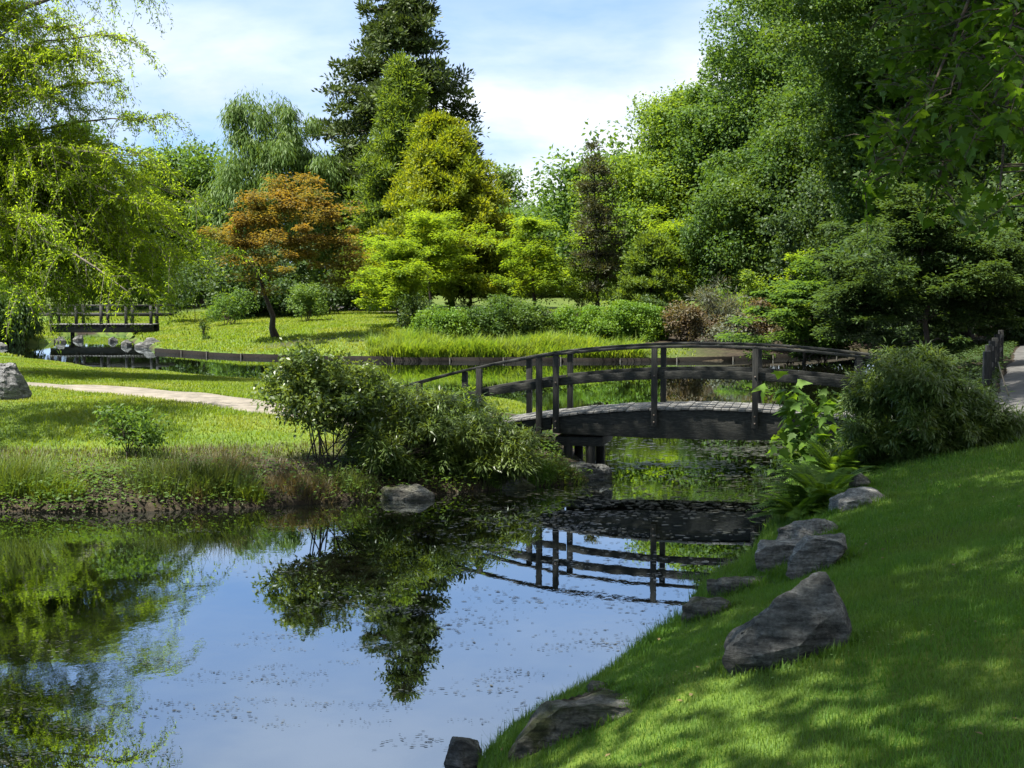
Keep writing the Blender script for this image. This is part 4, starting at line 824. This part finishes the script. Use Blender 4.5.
# ------------------------------------------------------------------ near shrubs
b = fl(322, 466)
YS = b[1]
shrub('leggy_shrub', 'airy small-leaved shrub with bare dark stems left of the middle bamboo', (b[0], YS), [E(262, 375, 362, 440, YS, 90, .8), E(280, 345, 348, 390, YS, 22), E(320, 392, 385, 450, YS, 30)], 'lf_bamboo', (.085, .036), 'round', .15, 105, .8, 11, .014, bark='bark_dark', seed=80, lump=.35, spread=.42)
b = fl(450, 478); YB = b[1]
shrub('bamboo_bush', 'broad spreading bamboo bush between the leggy shrub and bridge', (b[0], YB + .6), [E(345, 536, 402, 505, YB + .6, 200, .7), E(365, 450, 386, 440, YB + .8, 60), E(472, 540, 420, 492, YB + .5, 54), E(345, 420, 410, 480, YB + .8, 50)], 'lf_bamboo', (.12, .022), 'lance', .19, 170, .75, 14, .008, seed=81, lump=.25)
b = fl(470, 440)
shrub('bamboo_bush', 'low bright bamboo behind the left ramp of the bridge', (b[0], b[1]), [E(425, 512, 392, 450, b[1], 44, .8)], 'lf_fresh', (.13, .03), 'lance', .24, 120, .7, 8, .008, seed=82)
b = fl(925, 462); YB = b[1]
shrub('bamboo_bush', 'dense dark bamboo bush at the right end of the bridge', (b[0], YB + .9), [E(848, 1015, 378, 488, YB + .9, 170, .75), E(868, 975, 352, 430, YB + 1.1, 70), E(845, 900, 372, 440, YB + 1.3, 40), E(905, 950, 340, 390, YB + 1.2, 14), E(960, 1020, 395, 455, YB + .8, 36), E(845, 890, 420, 480, YB + .6, 26)], 'lf_bamboo_dk', (.11, .02), 'lance', .17, 180, .8, 16, .008, seed=83, lump=.35)
b = fl(130, 458)
shrub('small_shrub', 'small straggly shrub on the left bank near the path', (b[0], b[1]), [E(92, 168, 408, 452, b[1], 26, .8)], 'lf_mid', (.075, .035), 'round', .15, 70, .8, 9, .01, bark='bark_dark', seed=84, lump=.3)
# leafy sapling and fern at the right end of the bridge
def star_template(n=5):
    """outline of a lobed maple leaf, base at the origin, tip along +y"""
    pts = [(0, 0), (.16, .06), (.42, .02), (.34, .20), (.50, .42), (.30, .44), (.22, .52), (.14, .72), (0, 1.0)]
    return pts + [(-x, y) for x, y in reversed(pts[1:-1])]
ST = np.array(star_template())
def lobed(P, d, nrm, L, r, droop=.18):
    d = unit(d); s = unit(np.cross(nrm, d)); nn = np.cross(d, s); n = len(P); L = np.broadcast_to(L, (n,))[:, None, None]
    bend = -(ST[None, :, 1] ** 2) * r.uniform(-.05, .55, (n, 1)) - np.abs(ST[None, :, 0]) * r.uniform(-.15, .75, (n, 1)) + ST[None, :, 0] * r.uniform(-.25, .25, (n, 1))
    wx = r.uniform(.7, 1.1, (n, 1, 1))
    return P[:, None] + L * (s[:, None] * ST[None, :, 0:1] * wx + d[:, None] * ST[None, :, 1:2] + nn[:, None] * bend[..., None])
r = np.random.default_rng(90)
b = fl(812, 478); Ys = 24.2
e = empty('maple_sapling', (at(812, 480, Ys)[0], Ys, 0.35), 'young sapling with broad bright lobed leaves before the bridge', 'sapling')
m_ = MB(); Pl = []; a0 = at(814, 482, Ys)
for tx, ty in ((802, 398), (812, 405), (794, 425), (822, 420), (806, 440), (826, 440), (792, 455), (816, 455)):
    q = at(tx, ty, Ys + r.uniform(-.3, .3)); m_.tube([a0, a0 * .45 + q * .55 + np.array((.03, 0, .05)), q], [.014, .009, .004], 5)
    for _ in range(26): Pl.append(q + r.normal(size=3) * (.24, .22, .17))
m_.build('stem', M['bark'], e, smooth=True)
Pl = np.array(Pl); n = len(Pl); dd = rnd_dirs(r, n) * (1, 1, .3) + np.array((0, -.3, -.35))
link('foliage', npmesh('foliage', lobed(Pl, dd, rnd_dirs(r, n) * .45 + np.array((0, -.25, 1)), r.uniform(.17, .3, n), r).reshape(-1, 3), k=len(ST)), M['lf_fern'], e)
# fern: arching fronds with paired leaflets
def fern(name, label, base, nf, length, seed, mat='lf_fern', lw=(.12, .024)):
    r = np.random.default_rng(seed); base = np.asarray(base, float); e = empty(name, tuple(base), label, 'fern')
    for k in range(nf):
        a = r.uniform(0, 6.283); l = length * r.uniform(.7, 1.15); el = r.uniform(.35, 1.1); T = np.linspace(0, 1, 12)[:, None]
        h = np.array((math.cos(a), math.sin(a), 0)); P = base + h * l * T * math.cos(el) + np.concatenate([0 * T, 0 * T, l * (T * math.sin(el) - .42 * T ** 2)], 1)
        m_ = MB(); m_.tube(P[::2], np.linspace(.006, .002, 6), 4)
        n = 26; t = np.linspace(.12, .98, n) * 11; i = np.minimum(t.astype(int), 10); Q = P[i] + (P[i + 1] - P[i]) * (t - i)[:, None]; tg = unit(P[i + 1] - P[i])
        sv = unit(np.cross(tg, (0, 0, 1.0))); up = np.cross(sv, tg); prof = np.sin(np.linspace(.35, 3.05, n)) ** .8
        V = np.concatenate([leaves(Q, sv * sg + tg * .45 - up * .12, up + .2 * rnd_dirs(r, n), lw[0] * prof * 1.25, lw[1], 0.05) for sg in (-1, 1)])
        m_.v.append(V.reshape(-1, 3)); m_.f.append(np.arange(len(V) * 4).reshape(-1, 4) + m_.n); m_.n += len(V) * 4
        m_.build('frond', M[mat], e)
    return e
b = fl(826, 508); fern('fern', 'bright green fern arching over the flat pale slab', (b[0], b[1] + .1, b[2]), 60, 1.15, 91)
b = fl(800, 520); fern('fern', 'lower green fern leaning out over the water', (b[0], b[1] + .1, b[2]), 44, .85, 92)
b = fl(838, 480); fern('fern', 'upper fern below the lobed sapling', (b[0], b[1], b[2]), 50, 1.15, 93, 'lf_fern')

# ------------------------------------------------------------------ overhead maple: trunk out of frame right, boughs in the top right corner
r = np.random.default_rng(95); tb = np.array((8.2, 17.0, gz(8.2, 17.0) - .1)); e = empty('overhanging_maple', tuple(tb), 'large maple whose lobed leaves hang in the top right corner', 'tree')
mb = MB(); tl = trunk_line(tb, (4.6, 16.5, 13.5), r, 9, .012); rad = np.linspace(.42, .16, 9); mb.tube(tl, rad, 12)
Cc = ell_points(r, (-2.0, 13.0, 14.2), (10.2, 14.5, 4.2), 430, .5, .18); Cc = Cc[Cc[:, 2] > 3.3 + 0.184 * Cc[:, 1] + 1.9]  # unseen part of the crown, placed and shaped to shade the near lawn
limbs(mb, r, tl, rad, Cc, 6)
V = np.concatenate([fan_leaves(r, c, .95, 150, .22, .18, 'round', .6) for c in Cc])
link('crown', npmesh('crown', V.reshape(-1, 3)), M['lf_maple'], e)
Pl = []; Dl = []
boughs = [((860, 190), 11.5), ((900, 165), 11.0), ((935, 200), 11.2), ((905, 120), 12), ((950, 95), 11.0), ((985, 130), 10), ((1000, 190), 9.6), ((1020, 90), 9.2), ((960, 40), 12), ((1010, 30), 10), ((935, 60), 13), ((900, 75), 14), ((1025, 150), 9.4), ((1040, 215), 9.2), ((965, 160), 11), ((990, 60), 12.5), ((870, 30), 15), ((910, 15), 14)]
for (px, py), Y in boughs:
    q = at(px, py, Y); a = tl[4] + np.array((0, 0, r.uniform(-1, 1))); T = np.linspace(0, 1, 7)[:, None]; le = np.linalg.norm(q - a)
    pts = a + (q - a) * T + np.concatenate([0 * T, 0 * T, np.sin(T * np.pi) * .6], 1) + np.cumsum(r.normal(size=(7, 3)) * .04, 0); pts[-1] = q
    mb.tube(pts, np.linspace(.05, .006, 7), 5)
    for _ in range(42):
        t = r.uniform(.58, 1.0); i = min(int(t * 6), 5); p0 = pts[i] + (pts[i + 1] - pts[i]) * (t * 6 - i)
        p2 = p0 + r.normal(size=3) * (.28, .42, .16) * (1.15 - .5 * (t - .58)) + np.array((0, 0, -.05)); pm = (p0 + p2) / 2 + np.array((0, 0, .05))
        mb.tube([p0, pm, p2], [.006, .0045, .002], 4)
        for w in r.uniform(.25, 1.05, 9):
            q3 = p0 * (1 - w) ** 2 + 2 * pm * w * (1 - w) + p2 * w * w; Pl.append(q3 + r.normal(size=3) * .035); Dl.append(unit(p2 - p0) * .6 + r.normal(size=3) * .6)
mb.build('trunk', M['bark'], e, smooth=True)
Pl = np.array(Pl); n = len(Pl); dd = np.array(Dl) * .5 + rnd_dirs(r, n) * (.9, .9, .3) + np.array((0, 0, -.3))
link('foliage', npmesh('foliage', lobed(Pl, dd, rnd_dirs(r, n) * .55 + np.array((0, 0, 1.0)), r.uniform(.075, .125, n), r).reshape(-1, 3), k=len(ST)), M['lf_maple'], e)

# ------------------------------------------------------------------ fence by the right path
def fence():
    e = empty('post_fence', (12.6, 36.0, gz(12.6, 36)), 'dark wooden post fence beside the paved path at right', 'fence'); prev = None
    for k, (x, y) in enumerate([(10.55, 34.2), (11.4, 36.8), (12.35, 39.6), (13.3, 42.4), (14.3, 45.4), (15.4, 48.5)]):
        z = gz(x, y); m_ = MB(); m_.box((x, y, z + .45), (.07, 0, 0), (0, .07, 0), (0, 0, .55)); m_.build('post', M['wood_post'], e, bevel=.01)
        if prev:
            for zz in (.4, .82):
                m_ = MB(); a = np.array((prev[0], prev[1] + .07, prev[2] + zz)); b = np.array((x, y - .07, z + zz)); m_.bar([a, b], (.97, -.24, 0), .05, -.05, .05); m_.build('rail', M['wood_dark'], e)
        prev = (x, y, z)
fence()

# ------------------------------------------------------------------ grass
def blades(P, r, h, w, lean=.45):
    n = len(P); a = r.uniform(0, 6.283, n); s = np.stack([np.cos(a), np.sin(a), 0 * a], -1); f = np.stack([-np.sin(a), np.cos(a), 0 * a], -1)
    hh = (h * r.uniform(.55, 1.35, n))[:, None]; ww = (np.broadcast_to(w, (n,)))[:, None]; le = r.uniform(.1, 1, n)[:, None] * lean
    tip = P + np.array((0, 0, 1.0)) * hh * (1 - .3 * le) + f * hh * le * 1.3; mid = P + np.array((0, 0, 1.0)) * hh * .55 + f * hh * le * .42
    return np.stack([P - s * ww * .5, P + s * ww * .5, mid + s * ww * .38, mid - s * ww * .38, tip + s * ww * .06, tip - s * ww * .06], 1)
def grassmesh(name, V):
    V = V.reshape(-1, 6, 3); i = np.arange(len(V))[:, None] * 6
    return npmesh(name, V.reshape(-1, 3), faces=np.concatenate([i + (0, 1, 2, 3), i + (3, 2, 4, 5)]))
def scatter(r, x0, x1, y0, y1, n, ok):
    X = r.uniform(x0, x1, n); Y = r.uniform(y0, y1, n); v = np.abs(X) < Y * 0.345 + 1.2; X, Y = X[v], Y[v]
    H, D = ground(X, Y, True); k = ok(X, Y, D); return np.stack([X, Y, H], -1)[k], D[k]
def away(X, Y, c, d):
    m = np.ones(len(X), bool)
    for p in c[::2]: m &= (X - p[0]) ** 2 + (Y - p[1]) ** 2 > d * d
    return m
r = np.random.default_rng(100)
parts = []
for (y0, y1, n, h, w) in ((3.8, 7, 110000, .034, .0045), (7, 10, 180000, .034, .005), (10, 14, 200000, .036, .006), (14, 19, 150000, .04, .008), (19, 27, 110000, .05, .011)):
    P, D = scatter(r, -1.5, 9.5, y0, y1, n, lambda X, Y, D: (D > .0) & (X > -1.5) & away(X, Y, PATH_R, 1.1) & away(X, Y, PATH_S, 1.05) & ~((X < 3) & (Y > 20)))
    hv = h * (1 + .55 * fbm(P[:, 0], P[:, 1], 1.4, 4) + .3 * fbm(P[:, 0], P[:, 1], 5.5, 9)) * r.choice((1, 1, 1, 1, 1.6), len(P)) * np.where(D < .25, 2.4, np.where(D < .6, 1.4, 1)) * np.where(D < .6, r.uniform(.5, 1.3, len(P)), 1); parts.append(blades(P - (0, 0, .008), r, np.maximum(hv, .02), w))
for lo, hi in ROCKS:
    if lo[1] > 25 or lo[0] < -.6: continue
    n = int(500 * (hi[0] - lo[0]) / .5); a = r.uniform(0, 6.283, n); q = r.uniform(.86, 1.12, n)
    X = (lo[0] + hi[0]) / 2 + np.cos(a) * q * (hi[0] - lo[0]) / 2; Y = (lo[1] + hi[1]) / 2 + np.sin(a) * q * (hi[1] - lo[1]) / 2
    H, D = ground(X, Y, True); k = D > 0; P = np.stack([X, Y, H], -1)[k]
    parts.append(blades(P - (0, 0, .008), r, r.uniform(.05, .12, len(P)) * (.6 + .025 * lo[1]), .004 + .00035 * lo[1], .7))
tag(link('lawn_grass', grassmesh('lawn_grass', np.concatenate(parts)), M['grass']), 'short mown grass of the near right bank', 'grass', None, 'stuff')
P, D = scatter(r, -9, 2.2, 20.5, 32, 90000, lambda X, Y, D: (D > -.12) & (D < 1.3) & ~((X > .85) & (Y > 25.6)))
kx = (fbm(P[:, 0], P[:, 1], 1.3, 31) + r.normal(size=len(P)) * .3) > -.12; P = P[kx]; P[:, 2] = np.maximum(P[:, 2], .01)
def flat_bits(r, P, size, up):
    n = len(P); th = r.uniform(0, 6.283, n); d = np.stack([np.cos(th), np.sin(th), r.normal(size=n) * .25], -1)
    return leaves(P + np.array((0, 0, 1.0)) * (up * r.uniform(.1, 1, n))[:, None], d, np.array((0, 0, 1.0)) + .45 * rnd_dirs(r, n), size * r.uniform(.5, 1.3, n), size * .6, .08)
tag(link('bank_weeds', npmesh('bank_weeds', flat_bits(r, P, .075, .26).reshape(-1, 3)), M['lf_shade']), 'low leafy weeds creeping along the left bank to the water', 'weeds', None, 'stuff')
P, D = scatter(r, 6.2, 22, 26, 66, 120000, lambda X, Y, D: (D > .05) & away(X, Y, PATH_R, 1.25) & away(X, Y, PATH_S, 1.2))
kx = (fbm(P[:, 0], P[:, 1], .7, 32) + r.normal(size=len(P)) * .3) > -.35; P = P[kx]
tag(link('ground_cover', npmesh('ground_cover', flat_bits(r, P, .12, .22).reshape(-1, 3)), M['lf_ivy']), 'dark leafy ground cover under the trees by the paved path', 'ground cover', None, 'stuff')
P, D = scatter(r, -.5, 9, 3.8, 20, 26000, lambda X, Y, D: (D > .3) & away(X, Y, PATH_S, 1.1)); P = P[(fbm(P[:, 0], P[:, 1], 1.1, 21) + r.normal(size=len(P)) * .2) > .35]
tag(link('clover', npmesh('clover', flat_bits(r, P, .022, .05).reshape(-1, 3)), M['clover']), 'small pale clover leaves growing through the near lawn', 'clover', None, 'stuff')
P, D = scatter(r, -.5, 9, 3.8, 22, 260, lambda X, Y, D: (D > .1) & away(X, Y, PATH_S, 1.1))
tag(link('fallen_leaves', npmesh('fallen_leaves', flat_bits(r, P, .05, .05).reshape(-1, 3)), M['dead_leaf']), 'a few dry fallen leaves lying on the near lawn', 'leaves', None, 'stuff')
P, D = scatter(r, -22, 2.0, 21, 60, 420000, lambda X, Y, D: (D > .1) & away(X, Y, PATH_L, .85))
sl = soil_fn(P[:, 0], P[:, 1], D); k = r.uniform(0, 1, len(P)) > sl * 1.05; P = P[k]
tag(link('bank_grass', grassmesh('bank_grass', blades(P - (0, 0, .01), r, .07 * (1 + .6 * fbm(P[:, 0], P[:, 1], .9, 6)).clip(.35), .008 + .0004 * P[:, 1], .8)), M['grass_lit']), 'grass covering the left bank on both sides of the path', 'grass', None, 'stuff')
P, D = scatter(r, -9, 2.2, 20.5, 34, 110000, lambda X, Y, D: (D > .0) & (D < 2.8) & ~((X > .8) & (Y > 25.6)))
kx = r.uniform(0, 1, len(P)) < .5 + .5 * fbm(P[:, 0], P[:, 1], 1.6, 12); P = P[kx]
tag(link('dry_grass', grassmesh('dry_grass', blades(P - (0, 0, .01), r, .11 * (1 + .6 * fbm(P[:, 0], P[:, 1], 1.9, 13)).clip(.3), .012, 1.1)), M['straw_dark']), 'dry matted grass and weeds on the face of the left bank', 'grass', None, 'stuff')
P, D = scatter(r, -32, 8, 65, 116, 190000, lambda X, Y, D: (D > .25) & away(X, Y, PATH_F, 1.2))
sl = soil_fn(P[:, 0], P[:, 1], D); k = r.uniform(0, 1, len(P)) > sl * 1.1; P = P[k]
tag(link('far_lawn_grass', grassmesh('far_lawn_grass', blades(P - (0, 0, .01), r, .13, .05, .95)), M['grass_lit']), 'sunny mown grass of the far slope', 'grass', None, 'stuff')
# tall fringe along the far edging
P, D = scatter(r, -8, 9.3, 65, 72, 110000, lambda X, Y, D: (D > .02) & (D < 2.6 + .6 * np.sin(X)) & (X > -5.9 + .5 * np.sin(Y * 3)) & (X < 5.6))
cl = .7 + .55 * fbm(P[:, 0], P[:, 1], 2.0, 7)
tag(link('ornamental_grass', grassmesh('ornamental_grass', blades(P, r, np.maximum(.72 * cl + r.normal(size=len(P)) * .12, .15), .036, .85)), M['grass_tall']), 'tall ornamental grass fringe along the far edging', 'grass', None, 'stuff')

def tussock(name, label, px, py, rad, n, h, w, mat, seed, lean=.6, cat='grass clump', group='grass clumps on the left bank', sq=.6):
    b = fl(px, py); r = np.random.default_rng(seed); a = r.uniform(0, 6.283, n); q = rad * r.uniform(0, 1, n) ** .6
    X = b[0] + np.cos(a) * q; Y = b[1] + rad * sq + np.sin(a) * q * sq; Z = np.maximum(ground(X, Y), -.05) - .02
    P = np.stack([X, Y, Z], -1); V = blades(P, r, h * r.uniform(.35, 1.1, n) * (1 - .35 * q / rad), w * r.uniform(.5, 1.2, n), lean)
    # blades fall outwards
    o = unit(P - np.array((b[0], b[1] + rad * sq, 0))) * (1, 1, 0); V[:, 4:] += (o * (h * .4 * q / rad * r.uniform(0, 1, n))[:, None])[:, None]; V[:, 2:4] += (o * (h * .12 * q / rad)[:, None])[:, None]
    me = grassmesh(name, V); me.transform(Matrix.Translation((-b[0], -b[1], -b[2]))); ob = link(name, me, M[mat]); ob.location = b
    return tag(ob, label, cat, group)
tussock('reed_clump', 'largest green reed clump leaning over the left shore', 168, 500, .75, 1944, .62, 0.0097, 'reed', 110)
tussock('reed_clump', 'olive reed clump right of the largest one on the left shore', 212, 502, .6, 1555, .58, 0.0097, 'reed', 111)
tussock('straw_clump', 'dry straw coloured clump standing behind the reeds', 226, 482, .35, 542, .62, 0.0083, 'straw', 112)
tussock('reed_clump', 'bright green reed clump at the left edge of the picture', 8, 500, .6, 1684, .75, 0.0105, 'reed_bright', 113)
tussock('reed_clump', 'short green clump right of the left edge reeds', 52, 506, .4, 907, .38, 0.0090, 'grass_lit', 114)
tussock('straw_clump', 'dry trailing grass on the shore below the leggy shrub', 300, 502, .55, 1166, .34, 0.0083, 'straw', 115, .9)
tussock('straw_clump', 'pale dry tuft at the water left of the leggy shrub', 196, 508, .16, 153, .34, 0.0075, 'straw', 116, .9)
tussock('reed_clump', 'olive grass clump beside the grey shoreline rock', 348, 500, .45, 1036, .36, 0.0090, 'reed', 117, .8)
tussock('reed_clump', 'small green tuft at the shore left of the dry trailing grass', 250, 508, .22, 412, .3, 0.0090, 'grass_lit', 118, .8)
tussock('reed_clump', 'dark grass below the bamboo near the bridge pier', 470, 490, .6, 1036, .42, 0.0097, 'reed', 119, .8)
tussock('reed_clump', 'grass clump beside the rock at the foot of the pier', 530, 484, .4, 777, .4, 0.0090, 'grass', 120, .8)
tussock('reed_clump', 'low green grass spilling over the shore in front of the pier', 562, 484, .4, 520, .3, .009, 'reed_bright', 124, .8)
tussock('reed_clump', 'thin reed tuft at the water beside the dark pointed rock', 505, 750, .2, 120, .2, 0.0045, 'grass', 121, .5, group='grass tufts on the right shore')
tussock('reed_clump', 'grass tuft between flat mossy stones on the right shore', 735, 598, .35, 907, .16, 0.0060, 'grass', 122, .6, group='grass tufts on the right shore')
tussock('reed_clump', 'grass tuft hanging over the water by the long mossy stone', 705, 582, .28, 648, .2, 0.0060, 'grass', 123, .6, group='grass tufts on the right shore')

# ------------------------------------------------------------------ floating leaves and scum
def scum():
    r = np.random.default_rng(130); Ps = []; Ss = []
    def patch(n, x, y, sx, sy, s):
        k = max(1, n // 34); cx = x + r.normal(size=k) * sx; cy_ = y + r.normal(size=k) * sy
        i = r.integers(0, k, n); X = cx[i] + r.normal(size=n) * s * 9; Y = cy_[i] + r.normal(size=n) * s * 5; Ps.append(np.stack([X, Y], -1)); Ss.append(s * r.uniform(.4, 1.4, n))
    for (px, py, n, sx, sy, s) in ((620, 560, 900, 1.6, 2.6, .03), (560, 640, 700, 1.1, 1.4, .02), (460, 690, 500, .9, .9, .014), (260, 690, 700, 1.1, 1.4, .012), (60, 720, 900, .9, 1.0, .02), (390, 610, 350, .7, .9, .018), (690, 470, 2600, 1.6, 4.5, .055), (640, 510, 1200, 1.5, 2.2, .04), (720, 440, 1500, 2.2, 5, .07), (480, 540, 500, 1.6, 2, .03), (200, 560, 250, 3, 2.5, .02), (650, 590, 700, .8, 1.6, .022)):
        q = gp(px, py); patch(n, q[0], q[1], sx, sy, s)
    P = np.concatenate(Ps); s = np.concatenate(Ss); H, D = ground(P[:, 0], P[:, 1], True); k = D < -.08; P, s = P[k], s[k]; n = len(P)
    an = np.linspace(0, 6.283, 6, endpoint=False)[None] + r.uniform(0, 6.28, (n, 1)); rad = s[:, None] * r.uniform(.5, 1.1, (n, 6)); asp = r.uniform(.15, .7, (n, 1)); th = r.normal(size=(n, 1)) * .45
    u, v = np.cos(an) * rad, np.sin(an) * rad * asp; X = P[:, :1] + u * np.cos(th) - v * np.sin(th); Y = P[:, 1:] + u * np.sin(th) + v * np.cos(th); Z = np.full_like(X, .004) + np.arange(n)[:, None] % 7 * .0006
    V = np.stack([X, Y, Z], -1); return npmesh('floating_leaves', V.reshape(-1, 3), k=6)
M['scum'] = leafmat('floating_scum', (0.012, 0.013, 0.008), (0.05, 0.05, 0.036), trf=0.0, rough=.35, spec=.6)
tag(link('floating_leaves', scum(), M['scum']), 'scattered leaves and scum drifting on the pond', 'debris', None, 'stuff')
